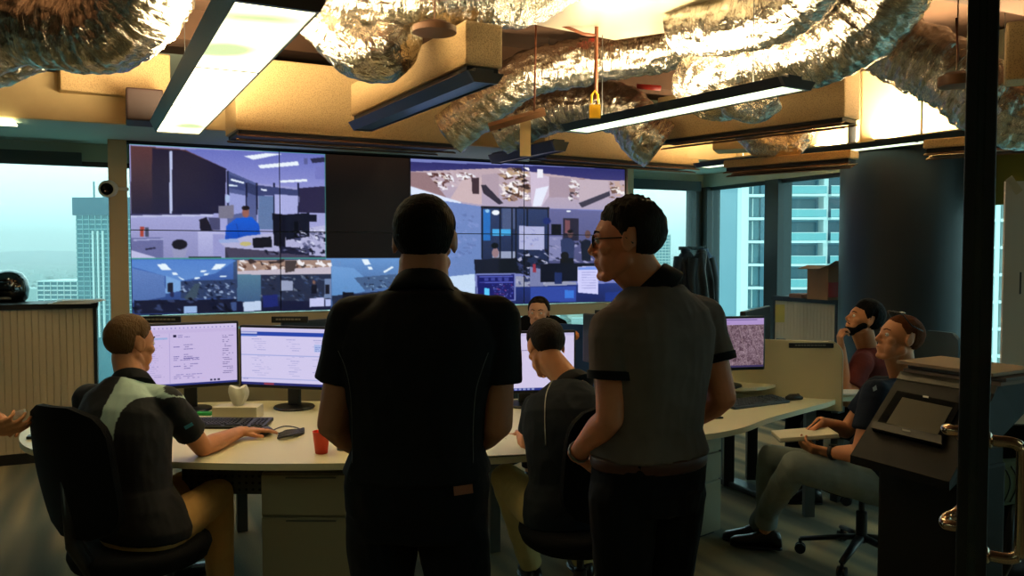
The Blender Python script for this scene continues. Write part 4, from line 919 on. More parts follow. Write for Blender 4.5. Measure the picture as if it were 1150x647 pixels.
# tall tambour cabinets
def tambour(label, a, b, dp, z1, name='tambour_cabinet', nslat=26, z0=.0, keys=True):
    """a->b: front line on the floor, left to right"""
    a = V((a.x, a.y, 0)); b = V((b.x, b.y, 0)); d = (b-a).normalized(); n = V((d.y, -d.x, 0)); L = (b-a).length; c = (a+b)/2-n*dp/2
    t = thing(name, label, 'cabinet', c)
    MB().box(c+ZUP*(z1-.02), (L+.02, dp+.02, .04), d, n).build('top_board', m_frame2, t)
    MB().box(c+ZUP*(.04), (L, dp-.04, .08), d, n).build('plinth', m_frame2, t)
    for s_ in (-1, 1): MB().box(c+d*(s_*(L/2-.012))+ZUP*(z1/2+.02), (.024, dp, z1-.12), d, n).build('side_panel', m_frame2, t)
    MB().box(c-n*(.02)+ZUP*(z1/2), (L-.05, dp-.06, z1-.12), d, n).build('carcass', m_cab, t)
    sh = None; w_ = (L-.05)/nslat
    for i in range(nslat):
        p = a+d*(.025+w_*(i+.5))-n*.012+ZUP*(z1/2+.02)
        if sh is None: o = MB().rbox((0, 0, 0), (w_-.002, .012, z1-.13), .003, d, n).build('slat', m_cab, t); sh = o.data
        else: o = bpy.data.objects.new('slat', sh); C.objects.link(o)
        o.location = p; o.parent = t; o.matrix_parent_inverse = Matrix.Translation(-t.location)
    if keys:
        for s_ in (-.012, .012):
            MB().rbox(a+d*(L*keys+s_)+n*.006+ZUP*(z1*.5), (.007, .014, .07), .003, d, n).build('handle', m_steel, t)
        MB().lathe(a+d*(L*keys)+n*.0+ZUP*(z1*.5+.075), [(.011, -.004), (.011, .006)], 12, d, ZUP, n).build('lock', m_plast, t)
    return t
m_frame2 = mat('cabinet_black_trim', (20, 20, 20), .5)
cb = at(108, 340, 6.45); ca = cb-UU*1.9; zc = cb.z
tambour('tall cream tambour cabinet under the left window', ca, cb, .45, zc, keys=.60, nslat=40)
tambour('second cream tambour cabinet at the far left edge', ca-UU*1.25, ca-UU*.03, .45, zc, keys=.5, nslat=24)
ra = at(868, 331, 8.0); rb = at(940, 336, 7.25); zr = 1.6-(50/930*7.5)
tambour('cream tambour cabinet under the right windows with a cardboard box on it', ra, rb, .4, zr, keys=0, nslat=18)
# things on the left cabinet
hc = at(10, 330, 6.55); hc.z = zc
t = thing('helmet', 'glossy black motorcycle helmet on the left cabinet', 'helmet', hc)
mh = mat('gloss_black', (8, 9, 10), .12, coat=1)
MB().lathe(hc, [(.11, 0), (.135, .03), (.145, .1), (.135, .17), (.1, .225), (.05, .25), (.002, .257)], 32).build('shell', mh, t, True)
b = MB(); pr = []
for i in range(9):
    a = R(-140+i*11); pr.append(hc+V((math.cos(a)*.148, math.sin(a)*.148, .13)))
b.tube(pr, [(.035, .008)]*9, 8); b.build('visor', mat('visor_smoke', (30, 36, 40), .05, .3), t, True)
MB().tube([hc+V((.1*math.cos(R(a)), .15*math.sin(R(a)), .035)) for a in range(-150, -20, 15)], .012, 8).build('chin_bar', m_steel, t, True)
pp = at(84, 337, 6.35); pp.z = zc
t = thing('paper_stack', 'loose white papers lying on the left cabinet', 'papers', pp)
for k in range(4):
    a = .3+k*.11; MB().box(pp+V((.02*k-.02, .01*k, .004+.007*k)), (.30, .21, .006), V((math.cos(a), math.sin(a)*.6, .0)).normalized(), V((-math.sin(a), math.cos(a), 0))).build('sheet', mat('paper', (220, 224, 222), .7), t)
# things on the right cabinet
bc = at(930, 334, 7.35); bc.z = zr
t = thing('cardboard_box', 'open cardboard box with red print on the right cabinet', 'box', bc)
m_card = mat('cardboard', (150, 112, 80), .8); m_redp = mat('box_red_print', (168, 60, 62), .7)
MB().box(bc+ZUP*.15, (.26, .24, .30), UU, VV).build('carton', m_card, t)
MB().box(bc-VV*.122+ZUP*.09, (.25, .004, .13), UU, VV).build('red_print', m_redp, t); MB().lathe(bc-VV*.123+UU*.05+ZUP*.22, [(.05, -.001), (.05, .001)], 16, UU, ZUP, VV).build('round_print', m_redp, t)
MB().slab([bc-VV*.12-UU*.13+ZUP*.3, bc+VV*.12-UU*.13+ZUP*.3, bc+VV*.12-UU*.24+ZUP*.27, bc-VV*.12-UU*.24+ZUP*.27], (0, 0, .004)).build('flap', m_card, t)
MB().slab([bc-VV*.12-UU*.13+ZUP*.3, bc-VV*.12+UU*.13+ZUP*.3, bc-VV*.2+UU*.13+ZUP*.34, bc-VV*.2-UU*.13+ZUP*.34], (0, 0, .004)).build('flap', m_card, t)
q = at(905, 332, 7.6); q.z = zr
tag(MB().rbox(q+ZUP*.02, (.26, .16, .04), .01, UU, VV).build('paper_bundle', mat('kraft', (140, 100, 84), .8)), 'brown paper bundle beside the cardboard box', 'papers')
# ------------------------------------------------------------------ desk things
def keyboard(label, c, d, L=.45, W=.15, tilt=.02):
    d = V((d[0], d[1], 0)).normalized(); n = V((-d.y, d.x, 0)); up = ZUP
    t = thing('keyboard', label, 'keyboard', c)
    nd = (n+ZUP*.08).normalized(); uz = d.cross(nd)
    MB().rbox(c+ZUP*.012, (L, W, .018), .005, d, nd, uz).build('base', m_plast, t)
    me = None; kw = .019; m = mat('key_black', (34, 34, 36), .5)
    rows = 6
    for r_ in range(rows):
        x = -L/2+.016
        while x < L/2-.014:
            wk = kw if r_ != 0 or not (-.08 < x < .06) else .10
            gap = 0 if abs(x-(L*.2)) > .008 and abs(x-(L*.33)) > .006 else 1
            if not gap:
                key = (wk == kw)
                if key and me is not None: o = bpy.data.objects.new('key', me); C.objects.link(o)
                else:
                    bb = MB(); s = wk*.44; bb.add([V((0, 0, 0))+d*(sx*s)+nd*(sy*.0082)+uz*0 for sx, sy in ((-1, -1), (1, -1), (1, 1), (-1, 1))]+[d*(sx*s*.8)+nd*(sy*.0066)+uz*.006 for sx, sy in ((-1, -1), (1, -1), (1, 1), (-1, 1))], [(3, 2, 1, 0), (4, 5, 6, 7), (0, 1, 5, 4), (1, 2, 6, 5), (2, 3, 7, 6), (3, 0, 4, 7)])
                    o = bb.build('key', m, t)
                    if key: me = o.data
                o.location = c+ZUP*.012+d*(x+wk*.5-kw*.5)+nd*(-W/2+.02+r_*.0215)+uz*.0095; o.parent = t; o.matrix_parent_inverse = Matrix.Translation(-t.location)
            x += wk+.0005 if wk == kw else wk
    return t
keyboard('black keyboard in front of the tissue box', atz(250, 478, .73), (1, -.02), .47, .17)
keyboard('black keyboard on the right desk', atz(846, 454, .73), (.87, .5), .44, .15)
def mouse(label, c, ang=0):
    t = thing('mouse', label, 'mouse', c); d = V((math.sin(ang), math.cos(ang), 0)); s = V((d.y, -d.x, 0))
    MB().loft([(c+d*y+ZUP*(h*.5), s*w_, ZUP*(h*.5)) for y, w_, h in ((-.055, .012, .012), (-.05, .022, .024), (-.02, .031, .036), (.02, .029, .034), (.045, .024, .022), (.055, .012, .010))], 20).build('shell', m_plast, t, True)
    MB().tube([c+d*.02+ZUP*.033, c+d*.036+ZUP*.029], .005, 8).build('wheel', m_steel, t, True); return t
mouse('black mouse right of the keyboard on the right desk', atz(892, 449, .73), 1.2)
mouse('black mouse under the hand of the seated man on the left', atz(298, 488, .73), .1)
def cable(label, pts, r=.004, name='cable', m=None): return tag(MB().tube(catmull([V(p) for p in pts], 6), r, 7).build(name, m or m_plast, None, True), label, 'cable')
zt_ = .736
cable('thin mouse cable curving over the left desk', [atz(x, y, zt_) for x, y in [(302, 485), (318, 479), (332, 480), (338, 484), (322, 488), (308, 484), (296, 474)]], .003)
t = thing('cable_bundle', 'tied bundle of black cable beside the mouse on the left desk', 'cable', atz(325, 490, .73))
for k in range(7): MB().tube(catmull([atz(312+k*.5, 492-k*.5, zt_)+ZUP*.006*(k % 3), atz(320, 493-k, zt_)+ZUP*.012, atz(332, 490-k*.8, zt_)+ZUP*.01, atz(341, 486-k*.6, zt_)+ZUP*.008*(k % 2)], 4), .0055, 6).build('strand', m_plast, t, True)
# tissue box
c = atz(266, 470, .73); t = thing('tissue_box', 'cream tissue box with a white tissue standing up', 'tissue box', c)
m_tb = mat('tissue_box_card', (206, 196, 160), .7)
MB().rbox(c+ZUP*.033+V((0, .02, 0)), (.235, .12, .066), .004).build('carton', m_tb, t)
b = MB(); n_ = 22
for j in range(7):
    for i in range(n_):
        a = 2*math.pi*i/n_; h = j/6; rr = (.022+.028*math.sin(h*2.4))*(1+.14*math.sin(a*3+h*2)+.10*math.sin(a*7))
        b.v.append(tuple(c+V((rr*math.cos(a), .02+rr*.6*math.sin(a), .066+.10*h*(1+.10*math.sin(a*2+1))))))
b.f = [(j*n_+i, j*n_+(i+1) % n_, (j+1)*n_+(i+1) % n_, (j+1)*n_+i) for j in range(6) for i in range(n_)]+[tuple(6*n_+i for i in range(n_))]
b.build('tissue', mat('tissue_white', (225, 222, 200), .8), t, 50)
# red cup
c = atz(361, 509, .73); t = tag(MB().lathe(c, [(.024, 0), (.027, .003), (.037, .095), (.039, .097), (.036, .097), (.025, .006), (.001, .005)], 28).build('paper_cup', mat('orange_red_cup', (226, 62, 30), .45), None, 40), 'orange-red plastic cup on the left desk beside the standing man', 'cup')
c = atz(386, 505, .73); tag(MB().lathe(c, [(.03, 0), (.032, .045), (.029, .045), (.027, .006), (.001, .005)], 24).build('tumbler', mat('smoked_glass', (90, 96, 84), .15), None, 40), 'short smoky tumbler between the red cup and the standing man', 'glass')
c = atz(226, 468, .73); tag(MB().rbox(c+V((0, .05, .008)), (.085, .05, .016), .003).build('green_box', mat('green_card', (30, 150, 60), .6)), 'flat green packet behind the left keyboard', 'packet')
# phone on the left desk end
c = atz(44, 492, .73); tag(MB().rbox(c+ZUP*.008, (.10, .05, .014), .004, V((.9, .3, 0)), V((-.3, .9, 0))).build('mobile_phone', m_plast), 'dark phone on the rounded left end of the desk', 'phone')
c = atz(797, 470, .73); tag(MB().rbox(c+ZUP*.006, (.13, .06, .01), .004, V((.9, .2, 0)), V((-.2, .9, 0))).build('mobile_phone', m_plast), 'black phone on the right desk by the elbow of the man with glasses', 'phone')
c = atz(852, 428, .80); tag(MB().rbox(c+ZUP*.006, (.15, .06, .01), .004, V((.95, -.1, 0)), V((.1, .95, 0))).build('remote_control', m_plast), 'flat dark remote on the raised shelf', 'remote')
# papers on middle desk
for i, (x, y, a) in enumerate([(583, 502, .1), (572, 497, -.25), (600, 498, .3), (560, 505, .2)]):
    c = atz(x, y, .73); tag(MB().box(c+ZUP*(.001+.003*i), (.21, .297, .002), V((math.cos(a), math.sin(a), 0)), V((-math.sin(a), math.cos(a), 0))).build('paper_sheet', mat('paper', (220, 224, 222), .7)), ['white sheet under the forearm of the bent-over man', 'lowest tilted sheet on the middle desk', 'right-hand sheet on the middle desk', 'topmost sheet at the front edge of the middle desk'][i], 'paper')
# black reading glasses / headset on right desk
c = atz(902, 441, .73); t = thing('spectacles', 'black folded glasses behind the mouse on the right desk', 'glasses', c)
for s_ in (-1, 1):
    MB().tube([c+V((s_*.035+.026*math.cos(q*.52), .0, .022+.02*math.sin(q*.52))) for q in range(13)], .004, 6).build('rim', m_plast, t, True)
    MB().tube([c+V((s_*.06, 0, .03)), c+V((s_*.065, .06, .028)), c+V((s_*.05, .12, .012))], .004, 6).build('temple', m_plast, t, True)
# white paper on the divider right side
c = at(951, 440, 5.0); tag(MB().box(V((c.x, c.y, .76)), (.2, .16, .01)).build('paper_pad', mat('paper', (220, 224, 222), .7)), 'white pad in front of the man in maroon', 'paper')
# desk in front of man in maroon, beyond the divider
P = [V(q) for q in ((1.98, 5.0, 0), (2.35, 5.1, 0), (2.1, 6.0, 0), (1.3, 6.3, 0), (1.2, 5.6, 0))]
desk('far desk beyond the cream divider', P, legs=[(1.5, 5.9), (2.1, 5.3)])
# far desk behind the left monitors (for the woman)
P = [V(q) for q in ((-.75, 5.35, 0), (.9, 5.35, 0), (.9, 5.62, 0), (-.75, 5.62, 0))]
desk('narrow far desk in front of the woman', P, legs=[(-.6, 5.5), (.75, 5.5)])
# floor items under right desk
cable('loose cable ring on the floor under the right desk', [atz(x, y, .012) for x, y in [(808, 543), (820, 537), (836, 541), (830, 548), (818, 546)]], .006)
# ------------------------------------------------------------------ chairs
def chair(label, c, f, seat_z=.47, back_h=.52, back_w=.46, back_r=.10, arms=False, m=None, rec=.18, lean=.02, group=None, base_rot=0, bz=.1, name='office_chair'):
    m = m or m_chair; f = V((f[0], f[1], 0)).normalized(); s = V((f.y, -f.x, 0)); c = V((c.x, c.y, 0))
    t = thing(name, label, 'chair', c, group)
    MB().loft([(c+ZUP*(seat_z-.085), s*.20, f*.19), (c+ZUP*(seat_z-.07), s*.24, f*.235), (c+ZUP*(seat_z-.03), s*.255, f*.25), (c+ZUP*(seat_z-.005), s*.25, f*.245), (c+ZUP*(seat_z+.005), s*.20, f*.20)], 32).build('seat', m, t, True)
    # backrest: curved rounded shell
    bc_ = c-f*(rec+.06); z0 = seat_z+bz; b = MB(); nu, nv = 16, 14; vs = []
    for side in (0, 1):
        for j in range(nv+1):
            v = j/nv
            for i in range(nu+1):
                u_ = -1+2*i/nu
                e = min(v, 1-v)*back_h; k = 1.0
                rr = back_r
                k = 1 if e > rr else (1-(rr-math.sqrt(max(0, rr*rr-(rr-e)**2)))/(back_w/2))
                wloc = back_w/2*k*(.93+.07*math.sin(v*math.pi))
                x = u_*wloc; y = -(lean*v*4*v+.03*math.sin(v*3.0))-.03+.055*(abs(u_*k)**2)
                vs.append(bc_+s*x+f*(y-(.028 if side else 0))+ZUP*(z0+v*back_h))
    W_ = nu+1; H_ = nv+1; off = W_*H_; fs = []
    for j in range(nv):
        for i in range(nu):
            q = (j*W_+i, j*W_+i+1, (j+1)*W_+i+1, (j+1)*W_+i); fs.append(q); fs.append(tuple(x+off for x in reversed(q)))
    for j in range(nv): fs.append((j*W_, (j+1)*W_, (j+1)*W_+off, j*W_+off)); fs.append(((j+1)*W_-1+0, (j+1)*W_-1+off, (j+2)*W_-1+off, (j+2)*W_-1))
    for i in range(nu): fs.append((i, i+off, i+1+off, i+1)); fs.append((nv*W_+i, nv*W_+i+1, nv*W_+i+1+off, nv*W_+i+off))
    b.add(vs, fs); b.build('backrest', m, t, 50)
    MB().tube([c-f*.10+ZUP*(seat_z-.08), c-f*.22+ZUP*(seat_z-.05), bc_-f*.055+ZUP*(z0-.02), bc_-f*.07+ZUP*(z0+back_h*.45)], [(.035, .018)]*4, 10).build('back_support', m_plast, t, True)
    MB().lathe(c+ZUP*.10, [(.028, 0), (.028, .16), (.016, .165), (.016, seat_z-.18), (.06, seat_z-.18), (.06, seat_z-.16)], 18).build('gas_lift', m_plast, t, 40)
    for k in range(5):
        a = base_rot+k*2*math.pi/5; d = V((math.cos(a), math.sin(a), 0)); e = c+d*.30
        lg = MB().tube([c+d*.02+ZUP*.125, c+d*.15+ZUP*.105, e+ZUP*.078], [(.016, .030), (.014, .024), (.012, .018)], 8).build('leg', m_plast, t, True)
        ca_ = MB(); tn = V((-d.y, d.x, 0))
        for q in (-.014, .014): ca_.lathe(e+ZUP*.029+tn*(q-.008), [(.012, 0), (.028, .002), (.028, .014), (.012, .016)], 16, d, ZUP, tn)
        ca_.tube([e+ZUP*.03, e+ZUP*.08], .01, 8); ca_.build('caster', m_plast, lg, 40)
    if arms:
        for q in (-1, 1):
            a = MB(); a.tube([c+s*q*.22+ZUP*(seat_z-.04), c+s*q*.30+ZUP*(seat_z-.02), c+s*q*.30-f*.02+ZUP*(seat_z+.2)], .016, 8); a.rbox(c+s*q*.30+ZUP*(seat_z+.215), (.07, .24, .03), .012, s, f); a.build('armrest', m_plast, t, 40)
    return t
# ================================================================== PEOPLE
def skin(name, c): return mat(name, c, .5, vary=.06, vscale=18, bump=.08, bscale=90, spec=.35)
def cloth(name, c, rough=.85, bump=.25, sc_=9): return mat(name, c, rough, bump=bump, bscale=sc_, vary=.08, vscale=14, spec=.2)
def basis(f, up=ZUP):
    f = V(f).normalized(); r = f.cross(V(up)).normalized(); return f, r, r.cross(f)
def head_parts(mb, c, f, up=ZUP, k=1.0, fem=False):
    f, r, u = basis(f, up); L = lambda x, y, z: c+(r*x+f*y+u*z)*k
    E = lambda p, rr, nu=18, nv=12: mb.ell(L(*p), [q*k for q in rr], r, f, u, nu, nv)
    E((0, -.014, .032), (.077, .099, .086), 28, 20)                  # cranium
    E((0, .012, .02), (.070, .083, .072), 24, 16)                   # forehead / face block
    E((0, .030, -.035), (.056, .060, .074), 24, 16)
    jw = .050 if not fem else .045
    for s in (-1, 1):
        mb.cap(L(s*jw, .000, -.052), .021*k, L(s*.020, .066, -.098), .017*k)      # jaw line
        E((s*.043, .058, -.014), (.023, .022, .020)); E((s*.034, .050, -.055), (.024, .030, .034))
        mb.cap(L(s*.012, .083, .029), .0115*k, L(s*.042, .068, .030), .010*k, 10)    # brow ridge
        E((s*.0125, .096, -.029), (.0085, .010, .0075))             # nostril wing
        # ear: rim and lobe
        mb.ell(L(s*.079, -.010, .000), (.007*k, .017*k, .031*k), (r+f*(-.25*s)).normalized(), f, u, 14, 10)
        pts = [L(s*(.080+.006*math.cos(a)), -.012+.017*math.cos(a), .002+.030*math.sin(a)) for a in [R(q) for q in range(-80, 230, 30)]]
        mb.tube(pts, .0042*k, 8)
    mb.cap(L(0, .084, .022), .0085*k, L(0, .108, -.020), .0105*k, 12)  # nose
    E((0, .103, -.026), (.0115, .0115, .009)); E((0, .070, -.060), (.032, .026, .030))
    E((0, .0925, -.051), (.022, .008, .0055)); E((0, .0915, -.062), (.019, .008, .0065))
    E((0, .078, -.096), (.020, .018, .016))
    return L, f, r, u
def hair_mesh(name, c, f, up, m, parent, k=1.0, style='short', thick=.012, front=.068, side=-.01, nape=-.065, spike=0, seed=0, puff=0):
    f, r, u = basis(f, up); nu, nv = 88, 56; vs = []
    for j in range(nv+1):
        t = math.pi*j/nv*.80
        for i in range(nu):
            a = 2*math.pi*i/nu; d = V((math.sin(t)*math.sin(a), math.sin(t)*math.cos(a), math.cos(t)))
            # skull surface in this direction
            rad = 1/math.sqrt((d.x/.079)**2+(d.y/.1005)**2+(d.z/.0875)**2)
            p = V((0, -.014, .032))+d*rad
            ca = math.cos(a)   # 1 = front
            # hairline height around the head
            if ca > .62: hl = front-.012*abs(math.sin(a))
            elif ca > .05: 
                q = (ca-.05)/.57; hl = side+(front-.02-side)*max(0, (q-.25)/.75)**.6
            elif ca > -.25: hl = .036
            else: hl = nape+(.015 if ca > -.5 else 0)
            v = (p.z-hl)/.012; msk = 1/(1+math.exp(-v*3))
            nz = noise.noise(V((p.x*60+seed, p.y*60, p.z*60)))+.5*noise.noise(V((p.x*170, p.y*170+seed, p.z*60)))
            top = max(0, d.z)
            th = thick*min(1, max(.12, (p.z-hl)/.045))*(.55+.7*top+puff*top)+.0022*nz+spike*max(0, noise.noise(V((p.x*95, p.y*95, seed))))*top*(1 if ca < .9 else .6)
            off = -.016+(.016+th)*msk
            p = p+d*off; vs.append(c+(r*p.x+f*p.y+u*p.z)*k)
    b = MB(); b.v = [tuple(x) for x in vs]
    b.f = [(j*nu+i, (j+1)*nu+i, (j+1)*nu+(i+1) % nu, j*nu+(i+1) % nu) for j in range(nv) for i in range(nu)]
    return b.build(name, m, parent, True)
def eyes(c, f, up, parent, k=1.0, iris=(60, 42, 30), look=0):
    f, r, u = basis(f, up); L = lambda x, y, z: c+(r*x+f*y+u*z)*k
    mw = mat('eye_white', (215, 208, 200), .25); mi = mat('iris_brown', iris, .2)
    for s in (-1, 1):
        e = MB().ell(L(s*.031, .0765, .010), (.012*k, .012*k, .0115*k), r, f, u, 14, 10).build('eye', mw, parent, True)
        MB().ell(L(s*.031+look*.003, .0845, .010), (.0055*k, .0045*k, .0055*k), r, f, u, 12, 8).build('iris', mi, e, True)
def brows(c, f, up, m, parent, k=1.0, th=.0035):
    f, r, u = basis(f, up); L = lambda x, y, z: c+(r*x+f*y+u*z)*k
    for s in (-1, 1): MB().tube([L(s*.014, .092, .031), L(s*.03, .0875, .037), L(s*.048, .073, .033)], [(.0028, th), (.0028, th*1.15), (.002, th*.6)], 8).build('eyebrow', m, parent, True)
    MB().ell(L(0, .0985, -.0565), (.019*k, .003*k, .0012*k), r, f, u, 12, 6).build('mouth_line', mat('lip_shadow', (96, 46, 40), .6), parent, True)
def hand_parts(mb, w_, d, n, side, curl=(.4, .45, .5, .55), k=1.0, thumb=.5, spread=.06):
    """w_: wrist point, d: towards fingers, n: palm normal (palm side), side: +1 thumb on the d x n side"""
    d = V(d).normalized(); n = V(n); n = (n-d*n.dot(d)).normalized(); s = d.cross(n)*side
    P = lambda x, y, z: w_+(s*x+d*y+n*z)*k
    mb.cap(P(0, -.01, 0), .024*k, P(0, .025, 0), .024*k, 12)
    for i in range(4):
        x = .030-.020*i; mb.cap(P(x*.75, .015, 0), .0135*k, P(x, .082-(.004 if i in (0,) else .008*(i == 3)), 0), .0115*k, 10)
    mb.cap(P(.024, .02, .004), .017*k, P(.028, .045, .006), .014*k, 10)
    lens_ = [(.040, .024, .019), (.044, .028, .020), (.041, .026, .019), (.032, .020, .017)]
    for i in range(4):
        x = .030-.020*i; p = P(x, .084-(.010 if i == 3 else 0), 0); ang = curl[i]; fd = (s*(spread*(1.5-i))).copy(); 
        dd = d+s*(spread*(1.5-i)); dd.normalize(); a = ang*.7; rr = .0090
        for j, l in enumerate(lens_[i]):
            v = dd*math.cos(a)+n*math.sin(a); q = p+v*l*k; mb.cap(p, rr*k, q, (rr-.0008)*k, 10); p = q; a += ang; rr -= .0007
    p = P(.034, .030, .010); a0 = (s*.75+d*.62+n*.25*thumb*2).normalized(); q = p+a0*.036*k; mb.cap(p, .0115*k, q, .0100*k, 10)
    a1 = (s*.35+d*.85+n*thumb*.7).normalized(); mb.cap(q, .0100*k, q+a1*.030*k, .0085*k, 10)
def person(label, J, out, loc=None, vox=.0055, k=1.0, group=None):
    """J: joints in world metres (anatomical l / r).  out: colours and clothing"""
    pel, neck, hc = J['pel'], J['neck'], J['head']; shl, shr = J['shl'], J['shr']
    t = thing('person', label, 'person', V((pel.x, pel.y, 0)), group)
    sdir = (shr-shl).normalized(); spine = (neck-pel); sp_ = spine.normalized(); fwd = ZUP.cross(sdir).normalized()   # forward = up x right
    ffw = J.get('ff', fwd); hipr = J.get('hipr', ffw.cross(ZUP).normalized())
    hl, hr = pel-hipr*.09*k-ZUP*.03, pel+hipr*.09*k-ZUP*.03
    bend = J.get('bend', 0)  # slouch: chest pushed backwards
    wid = out.get('wide', 1.0)*k; dep_ = out.get('deep', 1.0)*k
    # spine curve samples
    def sp(tt):
        return pel+spine*tt-fwd*(bend*math.sin(math.pi*tt))
    def torso(mb, o=0.0, t0=-.10, t1=1.0, flat=False, hem=0):
        tab = [(-.16, .150, .105), (-.08, .168, .120), (0, .172, .122), (.12, .163, .115), (.165, .160, .113), (.28, .148, .108), (.45, .158, .116), (.62, .176, .124), (.76, .184, .122), (.87, .165, .100), (.95, .105, .075), (1.0, .068, .062)]
        rings = []
        for tt, w_, d_ in tab:
            if tt < t0: continue
            c = sp(tt) if tt > 0 else pel+(-ZUP*.5*(-tt) if True else 0)
            tan = (sp(min(tt+.05, 1))-sp(max(tt-.05, 0))).normalized() if tt > 0 else (ZUP*.6+sp_*.4).normalized()
            mix = max(0, min(1, tt*1.6)); rt = (hipr*(1-mix)+sdir*mix).normalized(); fw = tan.cross(rt).normalized()
            b_ = out.get('belly', 0)*math.exp(-((tt-.25)/.22)**2)
            oo = o+(.013 if (o > 0 and tt < .2) else 0)
            rings.append((c+fw*b_*.5, rt*(w_*wid+oo), fw*(d_*dep_+oo+b_*.5)))
        mb.loft(rings, 32); return rings
    body = MB(); torso(body, -.014)
    sh_r = .052*k
    for s, sh, el, wr in ((-1, shl, J['ell'], J['wrl']), (1, shr, J['elr'], J['wrr'])):
        body.cap(sh, .055*k, el, .040*k, 16); body.cap(neck-ZUP*.05+sdir*s*.04, .05*k, sh, .05*k, 14)
        m1 = el+(wr-el)*.28; body.cap(el, .039*k, m1, .043*k, 16); body.cap(m1, .043*k, wr, .027*k, 16)
    for s, hp, kn, an in ((-1, hl, J['knl'], J['anl']), (1, hr, J['knr'], J['anr'])):
        body.cap(hp, .085*k, kn, .055*k, 16); m1 = kn+(an-kn)*.3; body.cap(kn, .054*k, m1, .055*k, 14); body.cap(m1, .054*k, an, .036*k, 14)
    hf = V(J['hf']).normalized(); hu = J.get('hup', ZUP); hf_, hr_, hu_ = basis(hf, hu)
    nb = hc+(-hf_*.022-hu_*.055)*k; body.cap(neck+(fwd*.02)*k, .058*k*out.get('neckw', 1), nb, .054*k*out.get('neckw', 1), 18)
    body.cap(neck+fwd*.04*k-ZUP*.02, .045*k, hc+(hf_*.02-hu_*.075)*k, .042*k, 16)
    head_parts(body, hc, hf, hu, k, out.get('fem', False))
    for s, el, wr, hk in ((1, J['ell'], J['wrl'], 'handl'), (-1, J['elr'], J['wrr'], 'handr')):
        H = J.get(hk) or {}
        hand_parts(body, wr, H.get('d', wr-el), H.get('n', -ZUP), H.get('side', s), H.get('curl', (.4, .45, .5, .55)), k, H.get('thumb', .5))
    me = remesh(body, vox, 2); bo = link('body', me, skin(out.get('skin_name', 'skin'), out.get('skin', (196, 140, 108))), t)
    # ---- shirt
    sh = MB(); o = .013; torso(sh, o, out.get('t0', -.085 if not out.get('tuck') else -.03))
    if out.get('yoke', True): sh.cap(neck-ZUP*.07-sdir*.03, .068*k, shl, .064*k, 16); sh.cap(neck-ZUP*.07+sdir*.03, .068*k, shr, .064*k, 16)
    sl = out.get('sleeve', .62)
    for s, a, b_ in ((-1, shl, J['ell']), (1, shr, J['elr'])):
        e = a+(b_-a)*sl; d = (b_-a).normalized(); sh.cap(a, .066*k, a+(b_-a)*.1, .068*k, 18); sh.tube([a, a+(b_-a)*.3, e], [.067*k, .064*k, .063*k*out.get('cuffw', 1)], 20)
    ms_ = remesh(sh, vox, 4); wrinkle(ms_, .0035, 9, seed=int(abs(pel.x)*37)+3); wrinkle(ms_, .002, 22, (1, 1, .5), 5)
    if 'shirt_fn' in out: vcol(ms_, out['shirt_fn'], 'dye')
    so = link('shirt', ms_, out['shirt'], t)
    # collar and cuffs
    if out.get('collar'):
        ndir = (nb-neck).normalized(); fn = (fwd-ndir*fwd.dot(ndir)).normalized(); rn = fn.cross(ndir)
        b = MB(); N = 40; nc_ = 6
        for q in range(N+1):
            a = R(-158+316*q/N); bk = .5+.5*math.cos(a)       # 1 at the nape
            o_ = -fn*math.cos(a); x_ = rn*math.sin(a); 
            for rad, hh in ((.064, -.02), (.063, .030+.012*bk), (.067, .036+.012*bk), (.072, .030+.012*bk), (.092, -.012), (.086, -.02)):
                b.v.append(tuple(neck+ndir*(hh-.02+.012*bk)*k+(o_*rad*1.0+x_*rad*1.08+fn*.018)*k))
        b.f = [(q*nc_+j, q*nc_+(j+1) % nc_, (q+1)*nc_+(j+1) % nc_, (q+1)*nc_+j) for q in range(N) for j in range(nc_)]+[tuple(range(nc_)), tuple(N*nc_+j for j in range(nc_))[::-1]]
        b.build('collar', out['collar'], t, 60)
    if out.get('cuffs'):
        for a, b_ in ((shl, J['ell']), (shr, J['elr'])):
            d = (b_-a); e = a+d*sl; dn = d.normalized(); MB().tube([e-dn*.022, e-dn*.020, e+dn*.003, e+dn*.004], [.066*k, .071*k, .070*k, .062*k], 24).build('sleeve_band', out['cuffs'], t, 40)
    # ---- trousers
    tr = MB(); tab = [(-.02, .160, .115), (-.01, .170, .122)]+([(.10, .172, .124), (.19, .164, .119)] if out.get('tuck') or ZUP.dot((J['knl']-pel).normalized()) < -.7 else [(.03, .160, .115)])
    rings = []
    for tt, w_, d_ in [(-.12, .150, .11)]+tab:
        c = sp(tt) if tt > 0 else pel+ZUP*tt*.6; tan = sp_ if tt > 0 else ZUP
        fw = ZUP.cross(hipr).normalized(); rings.append((c, hipr*(w_*wid+.008), fw*(d_*dep_+.008)))
    tr.loft(rings, 28)
    for s, hp, kn, an in ((-1, hl, J['knl'], J['anl']), (1, hr, J['knr'], J['anr'])):
        tr.cap(hp, .100*k, kn, .070*k, 18); e = kn+(an-kn)*.93; tr.cap(kn, .069*k, kn+(e-kn)*.12, .066*k, 18); tr.tube([kn, kn+(e-kn)*.3, kn+(e-kn)*.7, e], [.068*k, .066*k, .056*k, .054*k], 18)
    mt = remesh(tr, max(vox, .007), 3); wrinkle(mt, .004, 8, seed=11); wrinkle(mt, .0025, 20, (1, 1, .4), 7)
    to = link('trousers', mt, out['trousers'], t)
